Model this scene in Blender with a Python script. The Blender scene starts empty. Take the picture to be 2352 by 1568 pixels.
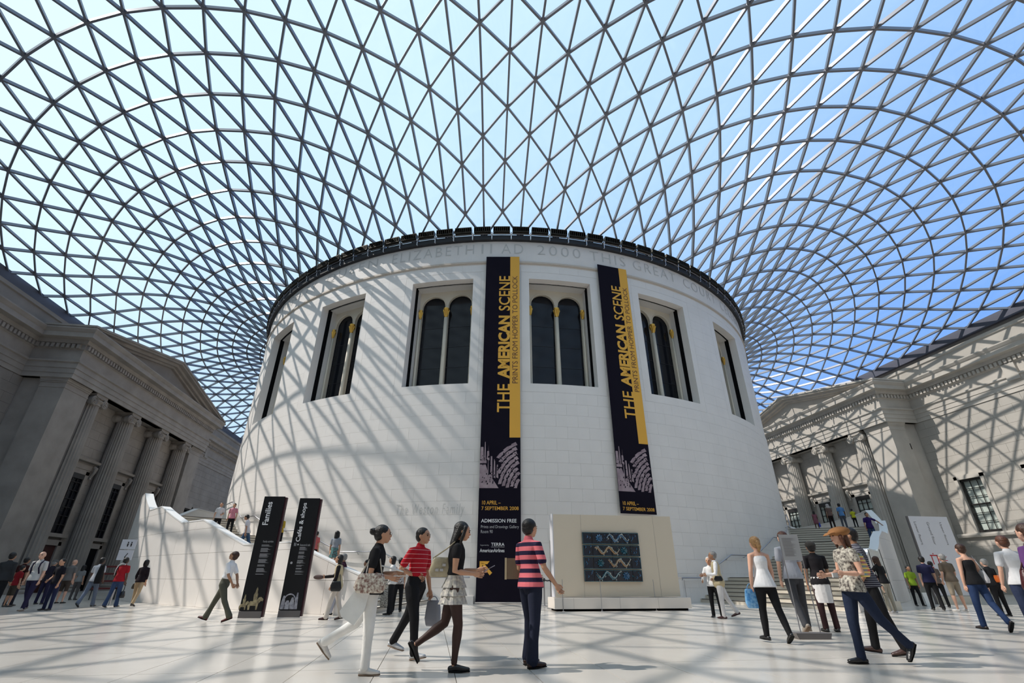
import bpy, math, random, json
import numpy as np
from math import sin, cos, radians, degrees, pi, sqrt, hypot, atan2
from mathutils import Vector, Matrix
random.seed(7)
C = bpy.context.scene.collection
scene = bpy.context.scene
# ---------------------------------------------------------------- camera
F, PITCH, YAW, ROLL = 1086.94, 0.461391, 0.151557, 0.002634
CAM = Vector((-6.334, -44.959, 1.042))
fw = Vector((sin(YAW)*cos(PITCH), cos(YAW)*cos(PITCH), sin(PITCH)))
rt = Vector((cos(YAW), -sin(YAW), 0)); up = rt.cross(fw)
rr = rt*cos(ROLL) + up*sin(ROLL); uu = -rt*sin(ROLL) + up*cos(ROLL)
cd = bpy.data.cameras.new('camera'); cam = bpy.data.objects.new('camera', cd); C.objects.link(cam)
cd.sensor_width = 36; cd.lens = F/2352*36; cd.clip_end = 500
cam.matrix_world = Matrix(((rr.x, uu.x, -fw.x, CAM.x), (rr.y, uu.y, -fw.y, CAM.y), (rr.z, uu.z, -fw.z, CAM.z), (0, 0, 0, 1)))
scene.camera = cam
# ---------------------------------------------------------------- sky, sun, exposure
SUNEL, SUNAZ = radians(48.5), Vector((-0.9915, 0.13, 0)).normalized()
sund = Vector((SUNAZ.x*cos(SUNEL), SUNAZ.y*cos(SUNEL), sin(SUNEL)))
w = bpy.data.worlds.new('sky'); scene.world = w; w.use_nodes = True
nt = w.node_tree; N = nt.nodes; L = nt.links; N.clear()
def wn(t, **k):
    n = N.new(t)
    for a, b in k.items(): setattr(n, a, b)
    return n
tc = wn('ShaderNodeTexCoord'); dot = wn('ShaderNodeVectorMath', operation='DOT_PRODUCT')
hz = Vector((-0.80, -0.10, 0.62)).normalized(); dot.inputs[1].default_value = hz
L.new(tc.outputs['Generated'], dot.inputs[0])
ns = wn('ShaderNodeTexNoise'); ns.inputs['Scale'].default_value = 2.2; ns.inputs['Detail'].default_value = 6; L.new(tc.outputs['Generated'], ns.inputs['Vector'])
ma = wn('ShaderNodeMath', operation='MULTIPLY_ADD'); ma.inputs[1].default_value = 0.5; ma.inputs[2].default_value = 0.5; L.new(dot.outputs['Value'], ma.inputs[0])
mb = wn('ShaderNodeMath', operation='MULTIPLY_ADD'); mb.inputs[1].default_value = 0.22; mb.inputs[2].default_value = -0.11; L.new(ns.outputs['Fac'], mb.inputs[0])
mc = wn('ShaderNodeMath', operation='ADD'); L.new(ma.outputs[0], mc.inputs[0]); L.new(mb.outputs[0], mc.inputs[1])
cr = wn('ShaderNodeValToRGB'); L.new(mc.outputs[0], cr.inputs[0])
e = cr.color_ramp.elements
e[0].position = 0.18; e[0].color = (0.10, 0.33, 0.92, 1)
e[1].position = 0.95; e[1].color = (0.80, 0.98, 1.06, 1)
for p, c in ((0.40, (0.26, 0.50, 0.94, 1)), (0.58, (0.44, 0.68, 0.98, 1)), (0.74, (0.62, 0.85, 1.02, 1))):
    q = e.new(p); q.color = c
bg = wn('ShaderNodeBackground'); bg.inputs['Strength'].default_value = 1.05; L.new(cr.outputs[0], bg.inputs[0])
wo = wn('ShaderNodeOutputWorld'); L.new(bg.outputs[0], wo.inputs[0])
sl = bpy.data.lights.new('sun', 'SUN'); sl.energy = 5.0; sl.angle = radians(0.55); sl.color = (1.0, 0.90, 0.80)
so = bpy.data.objects.new('sun', sl); C.objects.link(so); so.location = (-60, 10, 70)
so.rotation_euler = sund.to_track_quat('Z', 'Y').to_euler()
vs = scene.view_settings; vs.view_transform = 'Standard'; vs.look = 'None'; vs.exposure = 0.0; vs.gamma = 1.0; vs.use_curve_mapping = False
scene.cycles.max_bounces = 8; scene.cycles.diffuse_bounces = 4; scene.cycles.transparent_max_bounces = 24
scene.cycles.caustics_reflective = False; scene.cycles.caustics_refractive = False
# ---------------------------------------------------------------- materials
def mat(name, col, rough=0.6, metal=0.0, spec=0.5, var=0.0, vscale=1.0, bump=0.0, bscale=20.0, coat=0.0, stripes=None, tone=None, rvar=0.0):
    """principled material; var mixes in a second tone with noise; stripes=(color, period, share, axis, offset)"""
    m = bpy.data.materials.new(name); m.use_nodes = True; t = m.node_tree; n = t.nodes; l = t.links
    b = n['Principled BSDF']; b.inputs['Base Color'].default_value = (*col, 1); b.inputs['Roughness'].default_value = rough
    b.inputs['Metallic'].default_value = metal; b.inputs['Specular IOR Level'].default_value = spec
    if coat: b.inputs['Coat Weight'].default_value = coat; b.inputs['Coat Roughness'].default_value = 0.08
    co = n.new('ShaderNodeTexCoord'); src = None
    if var or tone:
        no = n.new('ShaderNodeTexNoise'); no.inputs['Scale'].default_value = vscale; no.inputs['Detail'].default_value = 5
        l.new(co.outputs['Object'], no.inputs['Vector'])
        r = n.new('ShaderNodeValToRGB'); l.new(no.outputs['Fac'], r.inputs[0])
        r.color_ramp.elements[0].position = 0.35; r.color_ramp.elements[1].position = 0.65
        a = tone or tuple(max(0, c*(1-var)) for c in col)
        r.color_ramp.elements[0].color = (*a, 1); r.color_ramp.elements[1].color = (*col, 1)
        src = r.outputs[0]
    if stripes:
        sc, per, share, ax, off = stripes
        sx = n.new('ShaderNodeSeparateXYZ'); l.new(co.outputs['Object'], sx.inputs[0])
        m1 = n.new('ShaderNodeMath'); m1.operation = 'MULTIPLY_ADD'; m1.inputs[1].default_value = 1/per; m1.inputs[2].default_value = off; l.new(sx.outputs[ax], m1.inputs[0])
        m2 = n.new('ShaderNodeMath'); m2.operation = 'FRACT'; l.new(m1.outputs[0], m2.inputs[0])
        m3 = n.new('ShaderNodeMath'); m3.operation = 'LESS_THAN'; m3.inputs[1].default_value = share; l.new(m2.outputs[0], m3.inputs[0])
        mx = n.new('ShaderNodeMix'); mx.data_type = 'RGBA'; l.new(m3.outputs[0], mx.inputs['Factor'])
        mx.inputs['A'].default_value = (*col, 1); mx.inputs['B'].default_value = (*sc, 1)
        if src: l.new(src, mx.inputs['A'])
        src = mx.outputs['Result']
    if src: l.new(src, b.inputs['Base Color'])
    if rvar:
        nr = n.new('ShaderNodeTexNoise'); nr.inputs['Scale'].default_value = 0.6; l.new(co.outputs['Object'], nr.inputs['Vector'])
        mr = n.new('ShaderNodeMath'); mr.operation = 'MULTIPLY_ADD'; mr.inputs[1].default_value = rvar; mr.inputs[2].default_value = rough-rvar/2
        l.new(nr.outputs['Fac'], mr.inputs[0]); l.new(mr.outputs[0], b.inputs['Roughness'])
    if bump:
        nb = n.new('ShaderNodeTexNoise'); nb.inputs['Scale'].default_value = bscale; nb.inputs['Detail'].default_value = 4; l.new(co.outputs['Object'], nb.inputs['Vector'])
        bp = n.new('ShaderNodeBump'); bp.inputs['Strength'].default_value = bump; bp.inputs['Distance'].default_value = 0.02
        l.new(nb.outputs['Fac'], bp.inputs['Height']); l.new(bp.outputs[0], b.inputs['Normal'])
    return m
M = {}
M['limestone'] = mat('pale_limestone', (0.84, 0.80, 0.765), 0.55, var=0.05, vscale=0.8, bump=0.05, bscale=30)
M['limestone2'] = mat('pale_limestone_warm', (0.82, 0.775, 0.735), 0.5, var=0.05, vscale=0.7)
M['letter'] = mat('letter_shade_stone', (0.60, 0.59, 0.57), 0.7)  # grey stands in for the faint shade in engraved strokes
M['stone'] = mat('portland_stone', (0.46, 0.43, 0.39), 0.75, var=0.16, vscale=0.5, bump=0.25, bscale=9)
M['stone_lt'] = mat('portland_stone_light', (0.52, 0.485, 0.44), 0.75, var=0.14, vscale=0.9, bump=0.2, bscale=12)
M['stone_dk'] = mat('weathered_stone', (0.36, 0.33, 0.30), 0.8, var=0.2, vscale=0.6, bump=0.2, bscale=8)
M['plaster'] = mat('cream_plaster', (0.70, 0.64, 0.53), 0.6, var=0.05)
M['reveal'] = mat('reveal_stone', (0.66, 0.64, 0.62), 0.6, var=0.04)
M['floor'] = mat('floor_limestone', (0.66, 0.615, 0.56), 0.20, spec=0.5, var=0.05, vscale=1.4, rvar=0.08)
M['joint'] = mat('joint_mortar', (0.30, 0.28, 0.26), 0.8)
M['black'] = mat('black_metal', (0.012, 0.012, 0.016), 0.45)
M['dark'] = mat('dark_interior', (0.006, 0.006, 0.007), 0.9, spec=0.1)
M['glassdark'] = mat('dark_window_glass', (0.008, 0.009, 0.013), 0.10, spec=0.28)
M['gold'] = mat('gilded_plaster', (0.85, 0.50, 0.10), 0.38, metal=0.75, bump=0.3, bscale=40)
M['steel'] = mat('roof_steel_paint', (0.17, 0.18, 0.215), 0.33, metal=0.35, spec=0.6)
M['edge'] = mat('edge_beam_paint', (0.10, 0.105, 0.14), 0.5)
M['chrome'] = mat('polished_steel', (0.72, 0.72, 0.74), 0.2, metal=1.0)
M['rail'] = mat('brushed_rail', (0.42, 0.42, 0.45), 0.3, metal=0.9)
M['nosing'] = mat('dark_nosing', (0.06, 0.05, 0.045), 0.7)
M['step'] = mat('step_stone', (0.62, 0.565, 0.48), 0.45, var=0.06)
M['bannerk'] = mat('banner_black_cloth', (0.010, 0.008, 0.016), 0.85, spec=0.1)
M['bannery'] = mat('banner_yellow_cloth', (0.82, 0.43, 0.055), 0.65)
M['ink'] = mat('dark_brown_print', (0.12, 0.05, 0.03), 0.7)
M['white'] = mat('white_print', (0.80, 0.80, 0.82), 0.6)
M['grey'] = mat('grey_print', (0.42, 0.42, 0.44), 0.6)
M['mauve'] = mat('mauve_print', (0.40, 0.31, 0.34), 0.7, tone=(0.26, 0.19, 0.22), vscale=3)
M['signk'] = mat('sign_black_panel', (0.012, 0.012, 0.014), 0.4, spec=0.25)
M['signgrey'] = mat('sign_grey_foot', (0.13, 0.12, 0.12), 0.5)
M['panel'] = mat('painted_display_wall', (0.66, 0.57, 0.45), 0.65, var=0.02)
M['panel2'] = mat('pale_plinth_board', (0.72, 0.66, 0.60), 0.6)
M['boardw'] = mat('white_board', (0.62, 0.62, 0.66), 0.45)
M['red'] = mat('red_print', (0.45, 0.02, 0.03), 0.5)
M['glz_navy'] = mat('glazed_navy_tile', (0.004, 0.006, 0.014), 0.25, tone=(0.008, 0.016, 0.035), vscale=9, coat=0.6)
M['glz_teal'] = mat('glazed_teal_tile', (0.010, 0.06, 0.085), 0.2, coat=0.6, tone=(0.02, 0.12, 0.17), vscale=14)
M['glz_blue'] = mat('glazed_blue_tile', (0.03, 0.10, 0.20), 0.2, coat=0.7)
M['glz_amber'] = mat('glazed_amber_tile', (0.30, 0.17, 0.07), 0.22, coat=0.7)
M['glz_pale'] = mat('glazed_pale_tile', (0.42, 0.46, 0.42), 0.22, coat=0.7)
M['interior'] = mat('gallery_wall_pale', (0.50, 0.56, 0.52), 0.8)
M['frame'] = mat('dark_sash_frame', (0.02, 0.018, 0.018), 0.5)
M['clearglass'] = None
def glass(name, haze, tint=(0.93, 0.97, 1.0), refl=0.5):
    m = bpy.data.materials.new(name); m.use_nodes = True; t = m.node_tree; n = t.nodes; l = t.links; n.clear()
    tr = n.new('ShaderNodeBsdfTransparent'); tr.inputs[0].default_value = (*tint, 1)
    df = n.new('ShaderNodeBsdfTranslucent'); df.inputs[0].default_value = (0.8, 0.9, 1, 1)
    gl = n.new('ShaderNodeBsdfGlossy'); gl.inputs['Roughness'].default_value = 0.03
    m1 = n.new('ShaderNodeMixShader'); m1.inputs[0].default_value = haze; l.new(tr.outputs[0], m1.inputs[1]); l.new(df.outputs[0], m1.inputs[2])
    lw = n.new('ShaderNodeLayerWeight'); lw.inputs[0].default_value = 0.5
    pw = n.new('ShaderNodeMath'); pw.operation = 'POWER'; pw.inputs[1].default_value = 4.0; l.new(lw.outputs['Facing'], pw.inputs[0])
    mm = n.new('ShaderNodeMath'); mm.operation = 'MULTIPLY_ADD'; mm.inputs[1].default_value = refl; mm.inputs[2].default_value = 0.04; l.new(pw.outputs[0], mm.inputs[0])
    m2 = n.new('ShaderNodeMixShader'); l.new(mm.outputs[0], m2.inputs[0]); l.new(m1.outputs[0], m2.inputs[1]); l.new(gl.outputs[0], m2.inputs[2])
    o = n.new('ShaderNodeOutputMaterial'); l.new(m2.outputs[0], o.inputs[0]); return m
M['roofglass'] = glass('roof_glass', 0.10)
M['clearglass'] = glass('clear_glass', 0.02, (0.95, 0.97, 0.96), 1.0)
# ---------------------------------------------------------------- mesh helpers
WL = {}
def link(o, parent=None):
    C.objects.link(o)
    if parent is not None: o.parent = parent
    return o
def tagp(o, label=None, cat=None, group=None, kind=None):
    if label: o['label'] = label
    if cat: o['category'] = cat
    if group: o['group'] = group
    if kind: o['kind'] = kind
    return o
def root(name, label=None, cat=None, loc=(0, 0, 0), group=None, kind=None, rz=0.0):
    o = bpy.data.objects.new(name, None); o.empty_display_size = 0.2; C.objects.link(o); o.location = loc; o.rotation_euler = (0, 0, rz)
    WL[o] = Vector(loc); return tagp(o, label, cat, group, kind)
class MB:
    def __init__(s): s.v = []; s.f = []
    def add(s, vs_, fs):
        k = len(s.v); s.v.extend([tuple(p) for p in vs_]); s.f.extend([tuple(i+k for i in f) for f in fs]); return s
    def box(s, x0, x1, y0, y1, z0, z1):
        return s.add([(x0, y0, z0), (x1, y0, z0), (x1, y1, z0), (x0, y1, z0), (x0, y0, z1), (x1, y0, z1), (x1, y1, z1), (x0, y1, z1)],
                     [(0, 3, 2, 1), (4, 5, 6, 7), (0, 1, 5, 4), (1, 2, 6, 5), (2, 3, 7, 6), (3, 0, 4, 7)])
    def obox(s, c, ax, ay, az, hx, hy, hz_):
        c = Vector(c); vs_ = []
        for k in (-1, 1):
            for (i, j) in ((-1, -1), (1, -1), (1, 1), (-1, 1)): vs_.append(c+ax*(i*hx)+ay*(j*hy)+az*(k*hz_))
        return s.add(vs_, [(0, 3, 2, 1), (4, 5, 6, 7), (0, 1, 5, 4), (1, 2, 6, 5), (2, 3, 7, 6), (3, 0, 4, 7)])
    def beam(s, a, b, wd, hg, upv=Vector((0, 0, 1))):
        a = Vector(a); b = Vector(b); d = (b-a); ln = d.length
        if ln < 1e-6: return s
        d /= ln; sd = d.cross(upv); sd = sd.normalized() if sd.length > 1e-6 else Vector((1, 0, 0)); u2 = sd.cross(d)
        return s.obox((a+b)/2, d, sd, u2, ln/2, wd/2, hg/2)
    def tube(s, pts, rad, n=8, cap=True):
        pts = [Vector(p) for p in pts]; rad = rad if isinstance(rad, (list, tuple)) else [rad]*len(pts); k = len(s.v)
        t0 = (pts[1]-pts[0]).normalized(); ref = Vector((0, 0, 1)) if abs(t0.z) < 0.9 else Vector((1, 0, 0)); u = t0.cross(ref).normalized()
        for i, p in enumerate(pts):
            t = (pts[min(i+1, len(pts)-1)]-pts[max(i-1, 0)]).normalized(); u = (u-t*u.dot(t)).normalized(); v2 = t.cross(u)
            for j in range(n):
                a = 2*pi*j/n; s.v.append(tuple(p+u*(rad[i]*cos(a))+v2*(rad[i]*sin(a))))
        for i in range(len(pts)-1):
            for j in range(n): s.f.append((k+i*n+j, k+i*n+(j+1) % n, k+(i+1)*n+(j+1) % n, k+(i+1)*n+j))
        if cap: s.f.append(tuple(k+j for j in range(n))[::-1]); s.f.append(tuple(k+(len(pts)-1)*n+j for j in range(n)))
        return s
    def lathe(s, prof, c=(0, 0), n=24):
        k = len(s.v)
        for (r, z) in prof:
            for j in range(n): a = 2*pi*j/n; s.v.append((c[0]+r*cos(a), c[1]+r*sin(a), z))
        for i in range(len(prof)-1):
            for j in range(n): s.f.append((k+i*n+j, k+i*n+(j+1) % n, k+(i+1)*n+(j+1) % n, k+(i+1)*n+j))
        s.f.append(tuple(k+j for j in range(n))[::-1]); s.f.append(tuple(k+(len(prof)-1)*n+j for j in range(n))); return s
    def arcbox(s, r0, r1, a0, a1, z0, z1, n=2, sx=1, z1b=None):
        """curved box about the z axis; angles in degrees from -y towards +x (times sx)"""
        if z1b is None: z1b = z1
        k = len(s.v)
        for i in range(n+1):
            t = i/n; a = radians(a0+(a1-a0)*t); zt = z1+(z1b-z1)*t
            for (r, z) in ((r0, z0), (r1, z0), (r1, zt), (r0, zt)): s.v.append((sx*r*sin(a), -r*cos(a), z))
        for i in range(n):
            for j in range(4): s.f.append((k+i*4+j, k+i*4+(j+1) % 4, k+(i+1)*4+(j+1) % 4, k+(i+1)*4+j))
        s.f.append((k, k+3, k+2, k+1)); e_ = k+n*4; s.f.append((e_, e_+1, e_+2, e_+3)); return s
    def sweep_plan(s, prof, path, closed=False):
        """profile [(offset,z)] closed polygon swept along plan path; offset goes to the left of travel"""
        n = len(path); m = len(prof); k = len(s.v)
        for i, p in enumerate(path):
            p = Vector(p); dirs = []
            if i > 0: dirs.append((p-Vector(path[i-1])).normalized())
            if i < n-1: dirs.append((Vector(path[i+1])-p).normalized())
            nl = [Vector((-d.y, d.x)) for d in dirs]; b = sum(nl, Vector((0, 0)))
            b = b/len(nl); b = b/max(0.2, b.length_squared)
            for (o, z) in prof: s.v.append((p.x+b.x*o, p.y+b.y*o, z))
        for i in range(n-1):
            for j in range(m): s.f.append((k+i*m+j, k+i*m+(j+1) % m, k+(i+1)*m+(j+1) % m, k+(i+1)*m+j))
        s.f.append(tuple(k+j for j in range(m))[::-1]); s.f.append(tuple(k+(n-1)*m+j for j in range(m))); return s
    def prism(s, poly, fn, d0, d1):
        """poly [(u,v)] -> fn(u,v,d) point, extruded from d0 to d1"""
        k = len(s.v); m = len(poly)
        for d in (d0, d1):
            for (u, v) in poly: s.v.append(tuple(fn(u, v, d)))
        s.f.append(tuple(range(k, k+m))); s.f.append(tuple(range(k+2*m-1, k+m-1, -1)))
        for j in range(m): s.f.append((k+j, k+(j+1) % m, k+m+(j+1) % m, k+m+j))
        return s
    def mirror(s):
        s.v = [(-x, y, z) for x, y, z in s.v]; return s
    def mesh(s, name, m, smooth=False, off=None):
        me = bpy.data.meshes.new(name)
        v = s.v if off is None else [(x-off[0], y-off[1], z-off[2]) for x, y, z in s.v]
        me.from_pydata(v, [], s.f); me.materials.append(m)
        bm = __import__('bmesh').new(); bm.from_mesh(me); __import__('bmesh').ops.recalc_face_normals(bm, faces=bm.faces); bm.to_mesh(me); bm.free()
        if smooth: me.polygons.foreach_set('use_smooth', [True]*len(me.polygons))
        return me
    def build(s, name, m, parent=None, smooth=False, local=False, kind=None, label=None, cat=None, group=None):
        off = None if (local or parent is None) else WL.get(parent)
        o = bpy.data.objects.new(name, s.mesh(name, m, smooth, off)); link(o, parent)
        if parent is not None: WL[o] = WL.get(parent, Vector((0, 0, 0)))
        else: WL[o] = Vector((0, 0, 0))
        return tagp(o, label, cat, group, kind)
def place(name, me, parent, loc=(0, 0, 0), rz=0.0, rot=None):
    o = bpy.data.objects.new(name, me); link(o, parent); base = WL.get(parent, Vector((0, 0, 0)))
    o.location = Vector(loc)-base; o.rotation_euler = rot or (0, 0, rz); WL[o] = base; return o
def text_mesh(s, size=1.0, bold=0.0, shear=0.0, space=1.0):
    cu = bpy.data.curves.new('txt', 'FONT'); cu.body = s; cu.size = size; cu.offset = bold; cu.shear = shear; cu.space_character = space; cu.resolution_u = 3; cu.extrude = 0.0
    o = bpy.data.objects.new('txt', cu); C.objects.link(o); bpy.context.view_layer.update()
    me = bpy.data.meshes.new_from_object(o.evaluated_get(bpy.context.evaluated_depsgraph_get()))
    V = [tuple(v.co) for v in me.vertices]; Fc = [tuple(p.vertices) for p in me.polygons]
    bpy.data.objects.remove(o); bpy.data.curves.remove(cu); bpy.data.meshes.remove(me); return V, Fc
def text_fit(mb, s, fn, x0, x1, y0, y1, bold=0.0, shear=0.0, d=0.0, keep=False):
    """writes s into the box (x0..x1, y0..y1) of a plane given by fn(u, v, d)"""
    V, Fc = text_mesh(s, 1.0, bold, shear)
    xs = [v[0] for v in V]; ys = [v[1] for v in V]; ax, bx, ay, by = min(xs), max(xs), min(ys), max(ys)
    sx = (x1-x0)/(bx-ax); sy = (y1-y0)/(by-ay)
    if keep: sx = sy = min(sx, sy)
    mb.add([fn(x0+(v[0]-ax)*sx, y0+(v[1]-ay)*sy, d) for v in V], Fc); return mb
# ================================================================ the setting
# ---- floor: limestone slabs laid in rows running away from the entrance
TX0, TX1, TY0, TY1, TW, TL_ = -7.85-0.94*11, -7.85+0.94*19, -41.4, -30.0, 0.94, 1.9
fl = root('floor', kind='structure')
base = MB(); base.box(-40, 40, -53, 50, -0.4, -0.035)
base.build('floor_bed', M['joint'], fl)
rest = MB()
for (a, b, c, d) in ((-40, TX0, -53, 50), (TX1, 40, -53, 50), (TX0, TX1, -53, TY0), (TX0, TX1, TY1, 50)):
    rest.box(a, b, c, d, -0.034, 0.0)
def floor_far():
    m = mat('floor_limestone_far', (0.66, 0.615, 0.56), 0.20, spec=0.5, rvar=0.08); t = m.node_tree; n = t.nodes; l = t.links
    co = n.new('ShaderNodeTexCoord'); mp = n.new('ShaderNodeMapping'); mp.inputs['Location'].default_value = (7.85, 41.4, 0)
    mp.inputs['Rotation'].default_value = (0, 0, radians(90)); l.new(co.outputs['Object'], mp.inputs[0])
    bt = n.new('ShaderNodeTexBrick'); bt.inputs['Scale'].default_value = 1; bt.inputs['Brick Width'].default_value = 1.9; bt.inputs['Row Height'].default_value = 0.94
    bt.inputs['Mortar Size'].default_value = 0.006; bt.inputs['Color1'].default_value = (0.67, 0.625, 0.57, 1); bt.inputs['Color2'].default_value = (0.64, 0.595, 0.54, 1); bt.inputs['Mortar'].default_value = (0.33, 0.30, 0.28, 1)
    l.new(mp.outputs[0], bt.inputs[0]); l.new(bt.outputs[0], n['Principled BSDF'].inputs['Base Color']); return m
rest.build('floor_slab_field', floor_far(), fl, kind='stuff')
sm = MB(); g = 0.0045
sm.box(g, TW-g, g, TL_-g, -0.034, 0.0); slab = sm.mesh('floor_slab', M['floor'])
nx = 30; ny = 6; cand = []
for i in range(nx):
    for j in range(ny):
        x = TX0+i*TW; y = TY0+j*TL_; cand.append((hypot(x+TW/2-CAM.x, y+TL_/2-CAM.y), x, y))
cand.sort()
for n_, (d_, x, y) in enumerate(cand): place('floor_slab', slab, fl, (x, y, 0))

# ---- side walls with porticoes
ZW = 34.6; ZP = 31.5; HP = 10.75
ENT = [(0, 13.1), (0.06, 13.1), (0.06, 13.42), (0.10, 13.42), (0.10, 13.78), (0.14, 13.78), (0.14, 14.14), (0.24, 14.2), (0.24, 14.32), (0.07, 14.36),
       (0.07, 15.12), (0.16, 15.18), (0.16, 15.52), (0.30, 15.56), (0.36, 15.82), (0.80, 15.86), (0.80, 16.18), (0.86, 16.24), (0.98, 16.42), (0.98, 16.5), (0.0, 16.58)]
def fluted_shaft(z0, z1, r0, r1, nf=22):
    m = MB(); ring = []; per = 5
    def rad(t): return r0+(r1-r0)*(t**1.6)
    zs = [z0+(z1-z0)*i/9 for i in range(10)]; n = nf*per
    for z in zs:
        R_ = rad((z-z0)/(z1-z0))
        for j in range(n):
            k = j % per; d = (0, 0.028, 0.052, 0.052, 0.028)[k] if 1 else 0
            if k == 0: d = -0.004
            a = 2*pi*j/n; m.v.append(((R_-d)*cos(a), (R_-d)*sin(a), z))
    for i in range(len(zs)-1):
        for j in range(n): m.f.append((i*n+j, i*n+(j+1) % n, (i+1)*n+(j+1) % n, (i+1)*n+j))
    m.f.append(tuple(range(n))[::-1]); m.f.append(tuple((len(zs)-1)*n+j for j in range(n))); return m
shaft_me = fluted_shaft(0.42, 12.35, 0.70, 0.585).mesh('shaft', M['stone_lt'], smooth=False)
bm_ = MB(); bm_.lathe([(0.95, 0.0), (0.95, 0.14), (0.92, 0.2), (0.86, 0.24), (0.80, 0.28), (0.86, 0.33), (0.84, 0.40), (0.74, 0.44), (0.6, 0.46)], n=28); colbase_me = bm_.mesh('column_base', M['stone_lt'], smooth=False)
def capital():
    m = MB(); m.lathe([(0.585, 12.3), (0.64, 12.34), (0.64, 12.42), (0.60, 12.46), (0.74, 12.62), (0.74, 12.68)], n=28)
    m.box(-0.66, 0.66, -0.66, 0.66, 12.90, 13.1); m.box(-0.58, 0.58, -0.62, 0.62, 12.62, 12.92)
    for sx in (-1, 1):          # front and back faces carry the scrolls
        for sy in (-1, 1):
            cy, cz = sy*0.60, 12.56
            m.tube([(sx*0.30, cy, cz), (sx*0.64, cy, cz)], [0.30, 0.335], 20)
            pts = []; 
            for i in range(34):
                a = i/33*2*pi*2.1; r = 0.345*(1-0.80*i/33); pts.append((sx*0.66, cy-sy*r*sin(a)*-1*-1, cz+r*cos(a)))
            m.tube(pts, [0.035]*len(pts), 5)
            m.tube([(sx*0.62, cy, cz), (sx*0.71, cy, cz)], 0.06, 8)
        m.tube([(sx*0.66, -0.60, 12.90), (sx*0.66, 0, 12.84), (sx*0.66, 0.60, 12.90)], 0.035, 5)
    for sy in (-1, 1): m.tube([(-0.34, sy*0.60, 12.56), (0, sy*0.56, 12.56), (0.34, sy*0.60, 12.56)], [0.30, 0.20, 0.30], 16)
    return m.mesh('capital', M['stone_lt'], smooth=False)
cap_me = capital()
blk_cache = {}
def ashlar(parent, plane, u0, u1, z0, z1, bw, bh, holes, m, limit, name='stone_block', depth=0.05, off=0.0):
    """courses of single blocks; plane(u, d) -> (x, y) with d out of the wall"""
    out = []; nz = max(1, round((z1-z0)/bh)); h = (z1-z0)/nz
    for j in range(nz):
        za, zb = z0+j*h, z0+(j+1)*h; sft = (0.5 if j % 2 else 0)*bw; k0 = int(math.floor((u0-off)/bw))-1; u = off+k0*bw+sft
        while u < u1:
            a, b = max(u, u0), min(u+bw, u1); u += bw
            segs = [(a, b)]
            for (ha, hb, hc, hd) in holes:
                if zb <= hc+1e-3 or za >= hd-1e-3: continue
                ns_ = []
                for (p, q) in segs:
                    if q <= ha or p >= hb: ns_.append((p, q)); continue
                    if p < ha: ns_.append((p, ha))
                    if q > hb: ns_.append((hb, q))
                segs = ns_
            for (p, q) in segs:
                if q-p > 0.08: out.append((p, q, za, zb))
    def dist(t): x, y = plane((t[0]+t[1])/2, 0); return hypot(x-CAM.x, y-CAM.y)
    out.sort(key=dist); st = MB()
    for n_, (p, q, za, zb) in enumerate(out):
        gp = 0.006; mb_ = MB() if n_ < limit else st
        c0 = plane(p+gp, 0); c1 = plane(q-gp, 0); c2 = plane(q-gp, -depth); c3 = plane(p+gp, -depth)
        vs_ = [(*c, z) for z in (za+gp, zb-gp) for c in (c0, c1, c2, c3)]
        mb_.add(vs_, [(0, 3, 2, 1), (4, 5, 6, 7), (0, 1, 5, 4), (1, 2, 6, 5), (2, 3, 7, 6), (3, 0, 4, 7)])
        if n_ < limit: mb_.build(name, m, parent)
    if st.v: st.build(name+'_rest', m, parent, kind='stuff')
STN = (M['stone'], M['stone_lt'])
WIN_Y = [-13.05, -17.95, -22.85, -27.75, -32.65, -37.55, -42.4, 13.05, 17.4, 21.8, 26.7, 31.6, 36.5]
SHM, CBM, CPM = {1: shaft_me}, {1: colbase_me}, {1: cap_me}
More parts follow.
